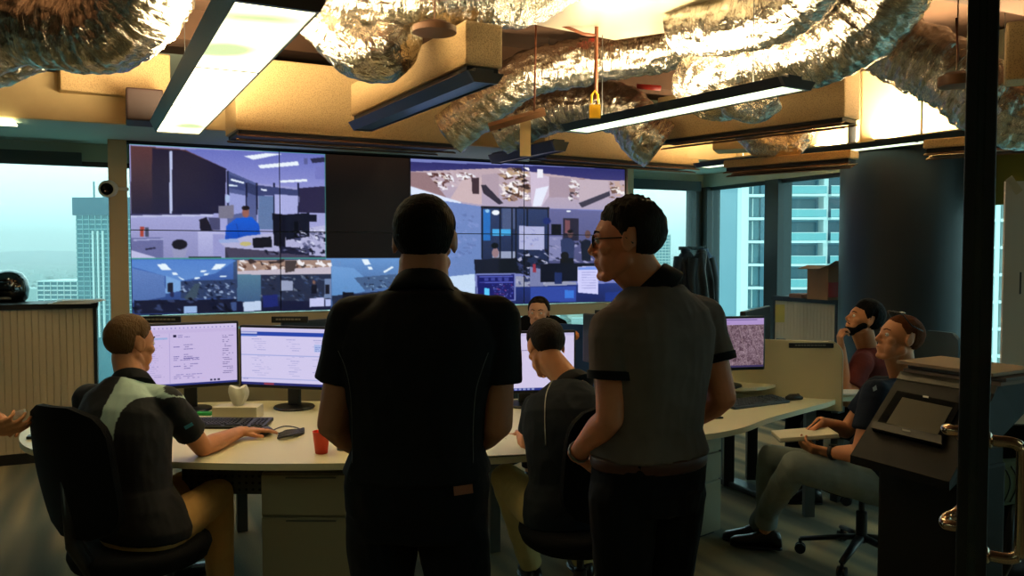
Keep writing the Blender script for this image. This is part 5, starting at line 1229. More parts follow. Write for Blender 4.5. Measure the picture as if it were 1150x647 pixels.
    # ---- shoes
    for an, kn, fd in ((J['anl'], J['knl'], J.get('ftl', ffw)), (J['anr'], J['knr'], J.get('ftr', ffw))):
        fd = V((fd[0], fd[1], 0)).normalized(); s_ = V((fd.y, -fd.x, 0)); g_ = V((an.x, an.y, max(0, an.z-.095)))
        b = MB(); tabf = [(-.085, .018, .03, .03), (-.075, .032, .075, .04), (-.03, .037, .100, .05), (.02, .037, .088, .045), (.07, .040, .06, .03), (.12, .044, .046, .024), (.165, .036, .036, .02), (.185, .015, .024, .015)]
        b.loft([(g_+fd*y+ZUP*(h/2+.012), s_*w_, ZUP*(h/2)) for y, w_, h, _ in tabf], 20)
        shoe = b.build('shoe', out.get('shoes', mat('black_leather', (16, 14, 14), .3)), t, True)
        b = MB(); b.loft([(g_+fd*y+ZUP*.008, s_*(w_+.003), ZUP*.008) for y, w_, h, _ in tabf], 20); b.build('sole', m_plast, shoe, True)
    # ---- face and hair
    eyes(hc, hf, hu, t, k); hm = out['hair']; brows(hc, hf, hu, hm, t, k)
    hair_mesh('hair', hc, hf, hu, hm, t, k, **out.get('hairkw', {}))
    if out.get('belt'):
        c = sp(.13); fw = ZUP.cross(hipr).normalized(); pts = [c+hipr*math.cos(a)*(.172*wid+.016)+fw*math.sin(a)*(.124*dep_+.016) for a in [R(q) for q in range(0, 361, 12)]]
        MB().tube(pts, [(.019, .004)]*len(pts), 8, up=ZUP).build('belt', out['belt'], t, True)
    return t, bo, so, to
def bvh(o): 
    return BVHTree.FromPolygons([v.co.copy() for v in o.data.vertices], [tuple(p.vertices) for p in o.data.polygons])
def drape(o, px, r, m, name='piping', parent=None, lift=.0015, n=6):
    """lay a thin cord on a garment: seam points are looked up on its surface"""
    tree = bvh(o); P = catmull([V((x, y, 0)) for x, y in px], n); out = []
    for p in P:
        h = tree.ray_cast(V((0, 0, HC)), ray(p.x, p.y).normalized())
        if h[0] is not None: out.append(h[0]+h[1]*lift)
    if len(out) > 2: return MB().tube(out, r, 6).build(name, m, parent, True)
def patch(o, px, m, name, parent, lift=.003, th=.002):
    tree = bvh(o); P = []
    for x, y in px:
        h = tree.ray_cast(V((0, 0, HC)), ray(x, y).normalized())
        if h[0] is not None: P.append((h[0], h[1]))
    if len(P) > 2:
        n = sum((q[1] for q in P), V()).normalized(); return MB().slab([q[0]+n*lift for q in P], n*th).build(name, m, parent)
def glasses(c, f, up, parent, m, k=1.0):
    f, r, u = basis(f, up); L = lambda x, y, z: c+(r*x+f*y+u*z)*k
    g = MB()
    for s in (-1, 1): g.tube([L(s*.031+.022*math.cos(a), .094, .008+.017*math.sin(a)) for a in [R(q) for q in range(0, 361, 20)]], .0032*k, 6)
    g.tube([L(-.010, .096, .012), L(0, .1005, .014), L(.010, .096, .012)], .0022*k, 6)
    for s in (-1, 1): g.tube([L(s*.053, .092, .014), L(s*.076, .070, .014), L(s*.0835, -.005, .012), L(s*.082, -.025, -.006)], .0023*k, 6)
    return g.build('spectacle_frame', m, parent, True)
m_blk = cloth('black_polo', (15, 15, 19), .8); m_jean_d = cloth('dark_jeans', (12, 13, 18), .85)
m_khaki = cloth('khaki_cotton', (200, 156, 92), .85); m_pipe = mat('white_piping', (150, 150, 150), .7)
h_black = mat('hair_black', (6, 5, 5), .75, bump=.5, bscale=160, stretch=(1, 1, .3), spec=.15); h_brown = mat('hair_brown', (30, 20, 13), .7, spec=.2, bump=.6, bscale=160, stretch=(1, 1, .3)); h_lbrown = mat('hair_light_brown', (92, 66, 36), .7, spec=.2, bump=.7, bscale=160, stretch=(1, 1, .3))
# ---- 1: broad man standing, seen from behind
Y = 2.25
J = dict(head=at(477, 273, 2.27), hf=(0.02, 1, -.08), neck=at(474, 324, 2.20), shl=at(397, 361, 2.22), shr=at(556, 361, 2.22),
         ell=at(373, 476, 2.20), wrl=at(425, 515, 2.44), elr=at(559, 476, 2.20), wrr=at(512, 512, 2.44), pel=at(468, 566, 2.24),
         knl=V((-.37, 2.28, .52)), knr=V((-.13, 2.28, .52)), anl=V((-.39, 2.24, .095)), anr=V((-.11, 2.24, .095)),
         handl=dict(d=(.8, .5, -.1), n=(0, -.3, -1), curl=(.5,)*4), handr=dict(d=(-.8, .5, -.1), n=(0, -.3, -1), curl=(.5,)*4))
p, bo, so, to = person('broad man in a black polo standing with his back turned, short black hair', J,
    dict(shirt=m_blk, collar=m_blk, trousers=m_jean_d, hair=h_black, hairkw=dict(thick=.009, nape=-.088, seed=2), skin=(176, 118, 88), skin_name='skin_tan', wide=1.06, deep=1.05, neckw=1.2, t0=.15, sleeve=.60, cuffw=1.05), vox=.006, k=1.02)
for px in ([(380, 394), (388, 412), (394, 440), (396, 480), (396, 520)], [(548, 396), (541, 415), (534, 440), (531, 480), (531, 520)]): drape(so, px, .0012, mat('dim_piping', (92, 92, 92), .7), parent=p)
patch(to, [(508, 546), (529, 543), (530, 553), (509, 556)], mat('leather_patch', (150, 84, 52), .6), 'leather_patch', p, .006)
# ---- 2: man with glasses standing, head turned left
J = dict(head=at(704, 272, 2.44), hf=(-.97, .22, -.06), hup=V((0, 0, 1)), neck=at(736, 321, 2.44), shl=at(689, 370, 2.36), shr=at(789, 358, 2.54),
         ell=at(685, 470, 2.33), wrl=at(648, 510, 2.50), elr=at(812, 446, 2.50), wrr=at(770, 476, 2.68), pel=at(728, 542, 2.45),
         knl=V((.33, 2.42, .52)), knr=V((.47, 2.52, .52)), anl=V((.33, 2.36, .095)), anr=V((.46, 2.50, .095)), ff=V((-.45, .89, 0)),
         handl=dict(d=(.55, .45, -.5), n=(.5, -.2, .6), curl=(.75, .8, .85, .9), thumb=.7), handr=dict(d=(-.6, .3, -.5), n=(-.4, -.8, 0), curl=(.3,)*4))
m_char = cloth('charcoal_marl', (108, 96, 90), .9); 
p2, bo, so, to = person('man with glasses in a charcoal polo standing, head turned to the left in profile', J,
    dict(shirt=m_char, collar=m_blk, cuffs=m_blk, trousers=m_jean_d, hair=h_brown, hairkw=dict(thick=.010, nape=-.06, side=-.012, spike=.013, seed=8, front=.068, puff=.3), skin=(222, 142, 104), skin_name='skin_ruddy', wide=.97, deep=1.0, sleeve=.55, tuck=True, t0=.15, belt=mat('brown_belt', (74, 36, 22), .45)), vox=.005, k=1.0)
glasses(J['head'], J['hf'], ZUP, p2, m_plast)
dw = (J['wrl']-J['ell']).normalized(); c = J['wrl']-dw*.015; a1 = dw.orthogonal().normalized(); a2 = dw.cross(a1)
MB().tube([c+a1*math.cos(q*.524)*.033+a2*math.sin(q*.524)*.033 for q in range(13)], [(.007, .003)]*13, 8, up=dw).build('wristband', mat('grey_band', (120, 116, 110), .4), p2, True)
# ---- 3: seated man left, black polo with pale green panels
def dye3(co): 
    return lin((16, 18, 22))
F3 = V((.42, .91, 0)).normalized()
J = dict(head=at(147, 387, 3.50), hf=(.50, .84, -.12), neck=at(143, 429, 3.42), shl=at(100, 449, 3.50), shr=at(187, 452, 3.36),
         ell=at(118, 520, 3.72), wrl=at(190, 476, 4.05), elr=at(228, 503, 3.54), wrr=at(270, 485, 3.86), pel=at(160, 590, 3.25), ff=F3,
         knl=at(205, 548, 3.72), knr=at(243, 556, 3.60), anl=at(205, 632, 3.95), anr=at(248, 668, 3.60), ftl=(.4, .9), ftr=(.75, .65), bend=.04,
         handr=dict(d=(.8, .6, -.02), n=(0, 0, -1), curl=(.16, .16, .2, .22), thumb=.2), handl=dict(n=(0, 0, -1)))
m_polo3 = mat('panelled_polo', (16, 17, 21), .82, bump=.25, bscale=9, attr='dye')
d3 = (J['shr']-J['shl']).normalized(); up3 = (J['neck']-J['pel']).normalized(); fw3 = ZUP.cross(d3).normalized()
PAN = [(162, 414), (176, 424), (196, 442), (206, 446), (197, 449), (186, 446), (176, 450), (171, 462), (169, 480), (171, 500), (176, 518), (160, 520), (143, 512), (146, 490), (147, 462), (143, 440), (138, 418)]
def inpoly(x, y, P):
    c = False; n = len(P)
    for i in range(n):
        (x0, y0), (x1, y1) = P[i], P[(i+1) % n]
        if (y0 > y) != (y1 > y) and x < (x1-x0)*(y-y0)/(y1-y0)+x0: c = not c
    return c
# panel drawn on the garment pattern: coordinates along the back, measured from the collar
def gar(px, py, Yd=3.36):
    q = at(px, py, Yd)-J['neck']; return q.dot(d3), q.dot(up3)
PANG = [gar(*q) for q in PAN]
def dye3(co):
    q = co-J['neck']; x, y = q.dot(d3), q.dot(up3)
    if q.dot(fw3) > .06: return lin((9, 10, 13))
    if inpoly(x, y, PANG) or inpoly(-x-.02, y, PANG) and False: return lin((172, 196, 184))
    return lin((9, 10, 13))
p3, bo, so, to = person('seated man on the left in a black polo with pale green back panels', J,
    dict(shirt=m_polo3, shirt_fn=dye3, collar=m_blk, trousers=m_khaki, hair=h_lbrown, hairkw=dict(thick=.009, nape=-.06, side=-.005, seed=5), skin=(198, 134, 92), skin_name='skin_warm', sleeve=.66, wide=1.0), vox=.0055)
patch(so, [(206, 479), (215, 474), (217, 477), (208, 482)], mat('teal_print', (30, 130, 150), .6), 'sleeve_print', p3, .003)
drape(so, [(80, 440), (84, 432), (94, 424), (105, 418)], .0016, m_pipe, parent=p3)
# ---- 4: man bent over the middle desk
F4 = V((-.22, .97, 0)).normalized()
J = dict(head=at(613, 391, 3.74), hf=(-.30, .80, -.52), hup=V((-.15, .5, .85)), neck=at(640, 432, 3.60), shl=at(604, 458, 3.62), shr=at(692, 456, 3.52),
         ell=at(594, 502, 3.66), wrl=at(586, 488, 3.90), elr=at(706, 510, 3.70), wrr=at(660, 488, 3.92), pel=at(640, 577, 3.48), ff=F4, bend=.05,
         knl=at(569, 538, 3.78), knr=at(645, 545, 3.93), anl=at(598, 640, 3.95), anr=at(655, 636, 4.05),
         handl=dict(d=(.1, 1, -.05), n=(0, 0, -1), curl=(.25,)*4, thumb=.2), handr=dict(d=(-.5, .8, 0), n=(0, 0, -1)))
m_slate = cloth('slate_polo', (30, 36, 42), .85)
p4, bo, so, to = person('man bent over papers at the middle desk in a slate polo and khaki trousers', J,
    dict(shirt=m_slate, collar=m_blk, trousers=cloth('pale_khaki', (196, 174, 116), .85), hair=h_brown, hairkw=dict(thick=.011, nape=-.055, seed=12), skin=(196, 132, 96), skin_name='skin_warm', sleeve=.62), vox=.0055)
drape(so, [(626, 420), (618, 432), (613, 446), (612, 470), (613, 500)], .0022, mat('cream_piping', (200, 196, 180), .7), parent=p4)
# ---- 5: woman behind the monitors
J = dict(head=at(605, 352, 5.95), hf=(-.22, -.97, -.02), neck=at(606, 373, 6.0), shl=at(635, 385, 6.0), shr=at(577, 385, 5.98),
         ell=at(640, 425, 5.9), wrl=at(615, 425, 5.72), elr=at(572, 425, 5.88), wrr=at(598, 425, 5.7), pel=V((.22, 6.1, .52)), ff=V((0, -1, 0)),
         knl=V((.33, 5.68, .5)), knr=V((.12, 5.68, .5)), anl=V((.33, 5.7, .095)), anr=V((.12, 5.7, .095)))
p5, bo, so, to = person('dark-haired woman facing the camera behind the document monitor', J,
    dict(shirt=cloth('pale_grey_shirt', (128, 116, 100), .85), collar=cloth('pale_grey_shirt', (128, 116, 100)), trousers=m_jean_d, hair=h_brown, hairkw=dict(thick=.012, nape=-.05, side=-.03, seed=9, front=.085), skin=(205, 150, 120), skin_name='skin_fair', wide=.88, deep=.9, fem=True, neckw=.85), vox=.0065, k=.93)
MB().ell(J['head']+V((.0, .10, -.01)), (.05, .04, .045)).build('hair_bun', h_brown, p5, True)
# ---- 6: bearded man in maroon, chin on fist
J = dict(head=at(970, 360, 5.3), hf=(-.95, .05, .30), neck=at(979, 391, 5.36), shl=at(968, 408, 5.22), shr=at(985, 405, 5.58),
         ell=at(950, 450, 5.15), wrl=at(944, 393, 5.16), elr=at(962, 450, 5.55), wrr=at(935, 448, 5.45), pel=V((2.38, 5.4, .52)), ff=V((-.98, .1, 0)),
         knl=V((1.92, 5.25, .5)), knr=V((1.92, 5.55, .5)), anl=V((1.9, 5.25, .095)), anr=V((1.9, 5.55, .095)),
         handl=dict(d=(-.15, 0, 1), n=(1, 0, .1), curl=(.9, .95, 1, 1), thumb=.6), handr=dict(n=(0, 0, -1)))
J['wrl'] = at(945, 392, 5.2)
p6, bo, so, to = person('bearded man in a maroon t-shirt seated beyond the divider, fist at his chin', J,
    dict(shirt=cloth('maroon_tee', (104, 48, 46), .85), trousers=m_jean_d, hair=h_black, hairkw=dict(thick=.016, nape=-.06, side=-.03, seed=14, front=.066, puff=.6), skin=(194, 128, 92), skin_name='skin_warm', wide=.95), vox=.0065)
f, r, u = basis(J['hf']); L = lambda x, y, z: J['head']+r*x+f*y+u*z
b = MB(); b.ell(L(0, .060, -.086), (.048, .038, .034), r, f, u)
for s in (-1, 1): b.cap(L(s*.053, .008, -.035), .024, L(s*.032, .055, -.078), .027); b.cap(L(s*.008, .095, -.043), .005, L(s*.026, .084, -.05), .0045)
me = remesh(b, .005, 2); link('beard', me, h_black, p6)
# ---- 7: man in navy polo with a notepad on his lap
J = dict(head=at(1010, 381, 4.0), hf=(-.96, -.02, .20), neck=at(1021, 424, 4.08), shl=at(984, 442, 3.90), shr=at(986, 437, 4.26),
         ell=at(966, 510, 3.84), wrl=at(931, 508, 3.97), elr=at(950, 484, 4.30), wrr=at(921, 474, 4.20), pel=at(996, 537, 4.08), ff=V((-.99, .1, 0)), bend=.04,
         knl=at(893, 524, 3.98), knr=at(866, 515, 4.32), anl=at(850, 592, 4.56), anr=at(860, 596, 4.42), ftl=(-.95, .1), ftr=(-.9, .3),
         handl=dict(d=(-.9, .35, .12), n=(.2, .5, .7), curl=(.5, .55, .6, .6)), handr=dict(d=(-.65, -.35, -.35), n=(.3, -.2, -.9), curl=(.6, .7, .8, .8), thumb=.7))
p7, bo, so, to = person('seated man in a navy polo looking up, notepad on his lap, at the right', J,
    dict(shirt=cloth('navy_polo', (18, 28, 44), .8), collar=m_blk, trousers=cloth('grey_green_jeans', (122, 132, 128), .8), hair=mat('hair_cropped_ginger', (96, 52, 26), .8, bump=.4, bscale=200, spec=.1), hairkw=dict(thick=.003, nape=-.05, side=.0, seed=16, front=.078), skin=(206, 140, 98), skin_name='skin_sunny', sleeve=.62, belly=.07, deep=1.18), vox=.0055)
f, r, u = basis(J['hf']); L = lambda x, y, z: J['head']+r*x+f*y+u*z
g = MB()
g.tube([L(s*.088, .0+.0, .02) for s in ()]+[L(-.086, -.06, .06), L(-.087, .0, .075), L(-.075, .045, .115), L(0, .06, .128), L(.075, .045, .115), L(.087, .0, .075), L(.086, -.06, .06)], .0025, 6)
for s in (-1, 1): g.ell(L(s*.034, .052, .122), (.024, .016, .006), r, f, (u*.8+f*.3).normalized())
g.build('sunglasses', m_plast, p7, True)
MB().ell(L(-.012, .02, .128), (.02, .012, .006), r, f, u).build('lens_glint', mat('painted_glint', (190, 200, 205), .1, .5), p7, True)  # pale blob set on the sunglasses as a painted highlight
dw = (J['wrl']-J['ell']).normalized(); c = J['wrl']-dw*.02; a1 = dw.orthogonal().normalized(); a2 = dw.cross(a1)
wt = MB().tube([c+a1*math.cos(q*.524)*.034+a2*math.sin(q*.524)*.034 for q in range(13)], [(.011, .003)]*13, 8, up=dw).build('watch_strap', m_plast, p7, True)
MB().lathe(c+ZUP*.033, [(.019, -.004), (.019, .006)], 20).build('watch_face', m_plast, p7, 40)
patch(so, [(980, 436), (984, 433), (985, 438), (981, 440)], mat('pale_print', (110, 130, 150), .6), 'chest_print', p7, .003)
nc = at(903, 487, 4.12)
t = thing('notepad', 'white open notepad on the lap of the man in the navy polo', 'notepad', nc)
e1 = V((.93, -.1, .10)).normalized(); e2 = V((.25, 1, -.02)); e2 = (e2-e1*e2.dot(e1)).normalized(); e3 = e1.cross(e2)
MB().rbox(nc, (.28, .22, .016), .004, e1, e2, e3).build('pages', mat('paper_warm', (226, 218, 190), .7), t)
MB().rbox(nc-e3*.011, (.286, .226, .005), .002, e1, e2, e3).build('cover', mat('cover_grey', (150, 146, 128), .6), t)
hp = J['wrr']+V((-.06, -.035, -.035)); tag(MB().tube([hp+V((-.05, -.01, -.04)), hp+V((.0, 0, .015)), hp+V((.05, .01, .055))], .0042, 8).build('pen', m_plast, None, True), 'dark pen in the hand of the man in the navy polo', 'pen')
# ---- 8: man at the left edge, only his hands in view
J = dict(head=V((-2.42, 2.95, 1.60)), hf=(.9, .4, -.3), neck=V((-2.44, 2.95, 1.45)), shl=V((-2.48, 3.12, 1.40)), shr=V((-2.40, 2.74, 1.40)),
         ell=V((-2.42, 3.20, 1.10)), wrl=at(-18, 466, 3.05), elr=V((-2.35, 2.78, 1.06)), wrr=at(-22, 481, 2.92), pel=V((-2.46, 2.95, .95)), ff=V((.97, -.2, 0)),
         knl=V((-2.44, 3.06, .52)), knr=V((-2.44, 2.86, .52)), anl=V((-2.46, 3.06, .095)), anr=V((-2.46, 2.84, .095)),
         handl=dict(d=(1, -.15, -.1), n=(-.1, -.5, -.6), curl=(.5, .6, .7, .8)), handr=dict(d=(1, .1, 0), n=(.0, .6, .5), curl=(.5, .5, .6, .7), thumb=.6))
p8, bo, so, to = person('person outside the left edge of the picture, only the clasped hands in view', J,
    dict(shirt=m_blk, collar=m_blk, trousers=m_jean_d, hair=h_brown, skin=(214, 150, 104), skin_name='skin_bright'), vox=.0055)
c = at(22, 464, 2.97); tag(MB().rbox(c, (.045, .012, .018), .003, V((.9, 0, .3)), V((0, 1, 0)), V((-.3, 0, .9))).build('white_clip', mat('paper', (220, 224, 222), .7)), 'small white object held in the clasped hands at the left edge', 'clip')
# ------------------------------------------------------------------ chairs for the sitters
chair('large black office chair of the seated man on the left', at(158, 585, 3.25), F3, .46, .50, .41, .12, base_rot=.3, bz=.10, rec=.18)
chair('black office chair of the man bent over the middle desk', at(652, 552, 3.47), V((-.42, .9, 0)), .46, .50, .44, .14, base_rot=.1, bz=.07, rec=.15)
chair('black office chair of the woman behind the monitors', V((.22, 6.1, 0)), (0, -1), .47, .55, .46)
chair('black office chair of the bearded man', V((2.38, 5.4, 0)), (-1, .1), .47, .35, .42)
cb_ = atz(950, 628, 0); chair('black five-star office chair under the man in the navy polo', V((cb_.x+.07, cb_.y-.02, 0)), (-.99, .1), .46, .30, .44, base_rot=.25, rec=.22)
m_bluec = mat('blue_grey_fabric', (56, 74, 84), .85, bump=.2, bscale=200)
chair('blue-grey office chair behind the man in the navy polo', at(1040, 400, 5.3)+V((-.24, -.1, 0)), (-.95, -.3), .5, .50, .42, m=m_bluec, base_rot=.6)
# ================================================================== RIGHT FOREGROUND
Wd = V((.43, -.9, 0)).normalized(); Dd = V((.86, .5, 0)).normalized()
BL = at(955, 511, 2.48); TL = V((at(1012, 418, 2.68)))
sl_ = TL-BL
t = thing('console', 'black slanted console with an inset grey tablet, in front of the man in navy', 'console', V((BL.x+.2, BL.y, 0)))
m_con = mat('console_black', (24, 23, 19), .6, vary=.1, spec=.14); m_conl = mat('console_satin', (46, 46, 38), .5, .1, spec=.3)
Wv = Wd*.33
n_ = sl_.cross(Wv).normalized(); 
if n_.z < 0: n_ = -n_
led = TL+V((Dd.x, Dd.y, 0))*.22
MB().slab([BL, TL, led, V((led.x, led.y, TL.z-.05)), V((TL.x+.08, TL.y+.03, TL.z-.10)), BL-ZUP*.025], Wv).build('sloped_head', m_con, t)
MB().slab([TL-n_*-.001-sl_.normalized()*.035, TL+n_*.003-sl_*0, TL+n_*.003+Wv, TL+Wv-sl_.normalized()*.035+n_*.001], n_*.002).build('top_strip', m_conl, t)
def onslope(px, py, lift=0):
    d = ray(px, py); o = V((0, 0, HC)); k = (BL-o).dot(n_)/d.dot(n_); return o+d*k+n_*lift
def splate(name, pts, lift, th, m, par): return MB().slab([onslope(x, y, lift) for x, y in pts], n_*th).build(name, m, par)
tb = splate('tablet_frame', [(1009, 441), (1081, 456), (1056, 504), (981, 485)], .001, .008, mat('tablet_black', (6, 6, 6), .8, spec=.05), t)
splate('tablet_screen', [(1015, 449), (1071, 461), (1054, 492), (997, 478)], .0095, .0012, mat('tablet_grey', (84, 78, 60), .6, spec=.15), tb)
splate('tablet_lip', [(982, 477), (1060, 494), (1060, 504), (981, 485)], .009, .008, mat('lip_black', (14, 14, 13), .5, spec=.2), tb)
splate('badge', [(1016, 487), (1025, 489), (1025, 491), (1016, 489)], .018, .001, m_steel, tb)
splate('badge', [(1038, 447), (1044, 448), (1044, 450), (1038, 449)], .0095, .001, m_steel, tb)
pb_ = BL+Dd*.20+Wd*.17
MB().rbox(V((pb_.x, pb_.y, .5)), (.24, .26, 1.0), .01, Dd, -Wd).build('pedestal', m_con, t); MB().rbox(V((pb_.x, pb_.y, .015)), (.42, .42, .03), .01, Dd, -Wd).build('base_plate', m_con, t)
MB().box(BL+Dd*.2+Wd*.17-ZUP*.01, (.22, .25, .12), Dd, -Wd).build('neck', m_con, t)
# folders on the ledge
for i, (lb, col, dx) in enumerate([('lowest brown folder on top of the console', (120, 98, 84), 0), ('middle grey-brown folder on top of the console', (90, 76, 68), .01), ('top pale brown folder on top of the console', (150, 128, 104), -.015)]):
    c = TL+Dd*(.13+dx)+Wd*(.165+dx)+ZUP*(.006+.013*i); tag(MB().rbox(c, (.24, .33, .011), .002, Dd, -Wd).build('folder', mat('folder_%d' % i, col, .7)), lb, 'folder')
# door: black stile, frameless leaf, pull handles
dc = at(1092, 557, 1.8); dx_, dy_ = dc.x, dc.y; dr = V((dx_, dy_, 0)).normalized(); dn = V((dr.y, -dr.x, 0))
door = struct(MB().rbox(V((dx_, dy_, 1.22)), (.034*1.75, .05, 2.36), .004, dn, dr).build('door_1', mat('door_black', (7, 6, 6), .5)))
MB().box(V((dx_, dy_, 1.2))-dr*.45, (.010, .84, 2.0), dn, dr).build('glass_leaf', GLASS, door)
MB().box(V((dx_, dy_, 2.35))-dr*.45, (.05, .9, .1), dn, dr).build('top_rail', m_black, door); MB().box(V((dx_, dy_, .09))-dr*.45, (.05, .9, .1), dn, dr).build('bottom_rail', m_black, door)
m_hand = mat('bronze_chrome', (196, 170, 145), .16, 1)
def handle(side, off, prot, z0, z1, bow, cant=0):
    o = V((dx_, dy_, 0)); a = o+dn*side*.03; b = o+dn*side*(.03+prot)+dr*bow
    pts = [a+ZUP*z1, o+dn*side*(.03+prot*.6)+dr*bow*.6+ZUP*z1, o+dn*side*(.03+prot*.92)+dr*bow*.9+ZUP*(z1-.008), b+ZUP*(z1-.03), b+ZUP*(z0+.03), o+dn*side*(.03+prot*.92)+dr*bow*.9+ZUP*(z0+.008), o+dn*side*(.03+prot*.6)+dr*bow*.6+ZUP*z0, a+ZUP*z0]
    h = MB().tube(catmull(pts, 5), .0125, 14).build('door_handle', m_hand, door, True)
    for z in (z0, z1): MB().lathe(a+ZUP*z-dn*side*.004, [(.018, 0), (.018, .006), (.013, .01)], 18, dr*-side, ZUP, dn*side).build('rosette', m_hand, h, 40)
z_t = at(1120, 493, 1.8).z; z_b = at(1120, 621, 1.8).z
handle(1, 0, .062, z_b, z_t, 0)
o = V((dx_, dy_, 0)); zz0, zz1 = z_b+.045, z_t+.008
def pt(l, b_, z): return o-dn*l+dr*b_+ZUP*z
MB().tube(catmull([pt(.02, .03, zz1), pt(.05, .035, zz1), pt(.052, .07, zz1-.004), pt(.026, .09, zz1-.02), pt(.018, .09, zz1-.05), pt(.018, .09, zz0+.05), pt(.026, .09, zz0+.02), pt(.052, .07, zz0+.004), pt(.05, .035, zz0), pt(.02, .03, zz0)], 5), .0125, 14).build('door_handle', m_hand, door, True)
# flip chart at the right edge
fc = at(1150, 340, 3.4)
t = thing('flip_chart', 'large white sheet of a flip chart at the right edge beyond the door post', 'flip chart', V((fc.x+.26, fc.y, 0)))
c = V((fc.x+.255, fc.y, 0)); m_pap = mat('flip_paper', (232, 220, 206), .7)
MB().box(c+ZUP*(at(1140, 342, 3.4).z), (.69, .012, at(1140, 205, 3.4).z-at(1140, 480, 3.4).z)).build('sheet', m_pap, t)
MB().box(c+ZUP*(at(1140, 342, 3.4).z)+V((0, .02, 0)), (.66, .02, .88)).build('board', m_steel, t)
for s_ in (-1, 1): MB().tube([c+V((s_*.25, .05, 1.0)), c+V((s_*.33, .12+.1, .01))], .012, 8).build('leg', m_plast, t, True)
tp = at(1139, 208, 3.385); MB().box(tp, (.03, .004, .075), V((.8, 0, .6)), V((0, 1, 0)), V((-.6, 0, .8))).build('tape', mat('cream_tape', (214, 196, 160), .6), t)
tp = at(1146, 318, 3.385); MB().box(tp, (.006, .003, .09)).build('pen_stroke', m_steel, t)
# black chair with a patterned cushion, bottom right
cc_ = at(1150, 560, 2.7)
chair('black chair with a patterned cushion behind the door handle, bottom right', V((1.70, 3.06, 0)), (.1, 1), .50, .46, .46, .10, bz=.08)
t = thing('cushion', 'grey-green cushion with curved dark lines behind the door handle', 'cushion', at(1135, 560, 2.7))
c = at(1134, 540, 2.70); e1 = V((1, .15, .12)).normalized(); e3 = V((-.1, -.05, 1)).normalized(); e2 = e3.cross(e1)
MB().rbox(c, (.20, .05, .15), .02, e1, e2, e3).build('pad', mat('sage_fabric', (98, 116, 98), .85), t)
for k in range(7):
    pts = [c-e2*.027+e1*(-.075+.025*k+.03*math.sin(q*.35))+e3*(-.06+.015*q) for q in range(9)]
    MB().tube([p_ for p_ in pts if abs((p_-c).dot(e1)) < .095], .0022, 5).build('stitched_line', m_black, t)
luminaire('added unseen fill luminaire behind the camera on the left', V((-1.5, -.9, 0)), V((-2.9, 1.6, 0)), .34, 2.4, up=0, dim=3.2)  # unseen pair added as dim fill for the arms and floor
luminaire('added unseen fill luminaire behind the camera on the right', V((2.6, -.6, 0)), V((1.6, 1.2, 0)), .34, 2.4, up=0, dim=2.2)
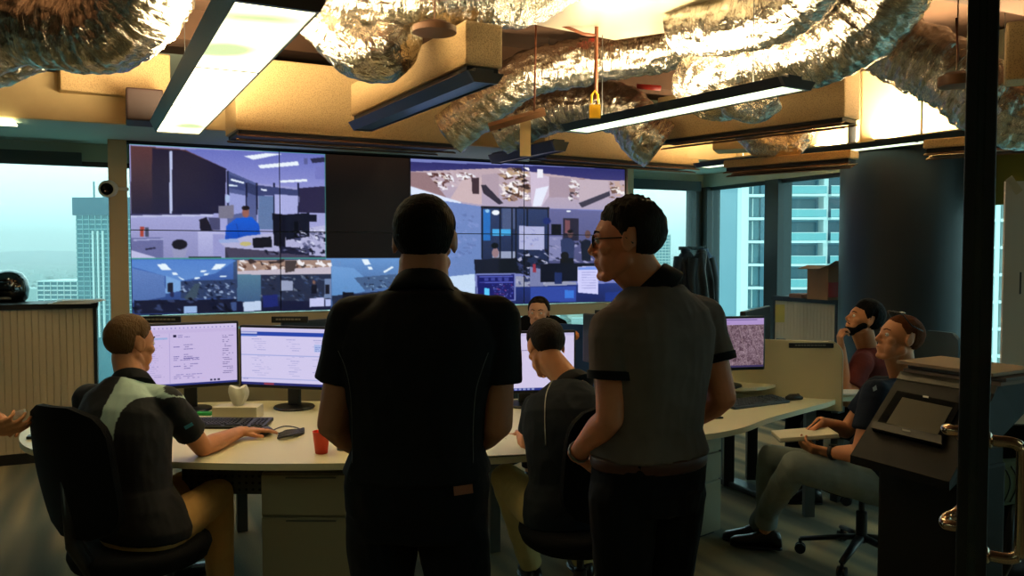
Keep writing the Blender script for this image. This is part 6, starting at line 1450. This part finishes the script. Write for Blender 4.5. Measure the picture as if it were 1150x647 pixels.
# jackets hanging on the corner mullion
jc = at(780, 282, 9.1)
def jacket(label, c, w_, L_, m, seed, dxy):
    t = thing('jacket', label, 'jacket', c); b = MB(); rings = []; rr = random.Random(seed)
    X_ = UU; Y_ = VV
    for i in range(15):
        v = i/14; wd_ = w_*(.32+.68*min(1, v*3.2)**.6)*(1+.06*math.sin(v*9+seed)); dp = .05+.05*math.sin(v*2.4)
        rings.append((c+X_*dxy*v-ZUP*(L_*v)+X_*.01*math.sin(v*7+seed), X_*wd_/2, Y_*dp))
    b.loft(rings, 40)
    me = remesh(b, .012, 2); 
    n = len(me.vertices)
    for v in me.vertices:
        q = v.co-c; a = q.dot(X_)/(w_/2); dep = -q.z/L_
        v.co += (-Y_)*(.020*math.sin(a*9+seed+q.z*3)*min(1, dep*2.5)+.008*noise.noise(V((a*4, q.z*8, seed))))
    o = link('shell', me, m, t)
    for s_ in (-1, 1):
        MB().tube([c+X_*s_*w_*.36-ZUP*.07, c+X_*s_*w_*.50-ZUP*L_*.35-Y_*.02, c+X_*s_*w_*.47-ZUP*L_*.80-Y_*.05], [.055, .050, .042], 14).build('sleeve', m, t, True)
    MB().tube([c+X_*.05*math.cos(a)-Y_*.03*math.sin(a)+ZUP*.0 for a in [R(q) for q in range(0, 361, 40)]], [(.03, .01)]*10, 8, up=ZUP).build('collar', m, t, True)
    return t
m_jk = mat('navy_jacket', (20, 28, 42), .7, bump=.3, bscale=12); m_jk2 = mat('black_jacket', (12, 13, 16), .7, bump=.3, bscale=12); m_jk3 = mat('blue_grey_jacket', (40, 62, 88), .7)
hk = thing('coat_hooks', 'dark hook rail on the window corner post carrying the jackets', 'coat hook', jc+ZUP*.02)
MB().box(jc+VV*.05+ZUP*.03, (.34, .02, .04), UU, VV).build('rail', m_frame, hk)
for k in (-.12, 0, .12): MB().tube([jc+UU*k+VV*.04+ZUP*.03, jc+UU*k-VV*.03+ZUP*.03, jc+UU*k-VV*.04+ZUP*.06], .006, 8).build('hook', m_frame, hk, True)
jacket('navy jacket hanging leftmost on the window corner', jc-UU*.12-ZUP*.0, .26, .62, m_jk, 1, -.04)
t = jacket('black jacket with pale piping in the middle of the hanging coats', jc-VV*.12-ZUP*.01, .30, .80, m_jk2, 4, .03)
MB().tube([jc-VV*.235-UU*.02, jc-VV*.26-UU*.06-ZUP*.2, jc-VV*.27-UU*.03-ZUP*.42, jc-VV*.26+UU*.01-ZUP*.6], .004, 6).build('piping', m_pipe, t, True)
jacket('blue-grey jacket hanging rightmost on the window corner', jc+UU*.13+ZUP*.0, .24, .66, m_jk3, 7, .03)


# ------------------------------------------------------------------ real haze in the air over the city
m = bpy.data.materials.new('city_haze'); m.use_nodes = True; n = m.node_tree; n.nodes.clear()
o = n.nodes.new('ShaderNodeOutputMaterial'); vs_ = n.nodes.new('ShaderNodeVolumeScatter'); vs_.inputs['Color'].default_value = (.92, .98, 1, 1); vs_.inputs['Density'].default_value = .00024
n.links.new(vs_.outputs[0], o.inputs['Volume'])
hz = MB().box((0, 4330, 55), (15000, 8400, 302)).build('haze', m); hz['kind'] = 'stuff'; hz['label'] = 'pale haze hanging over the city'; hz['category'] = 'haze'
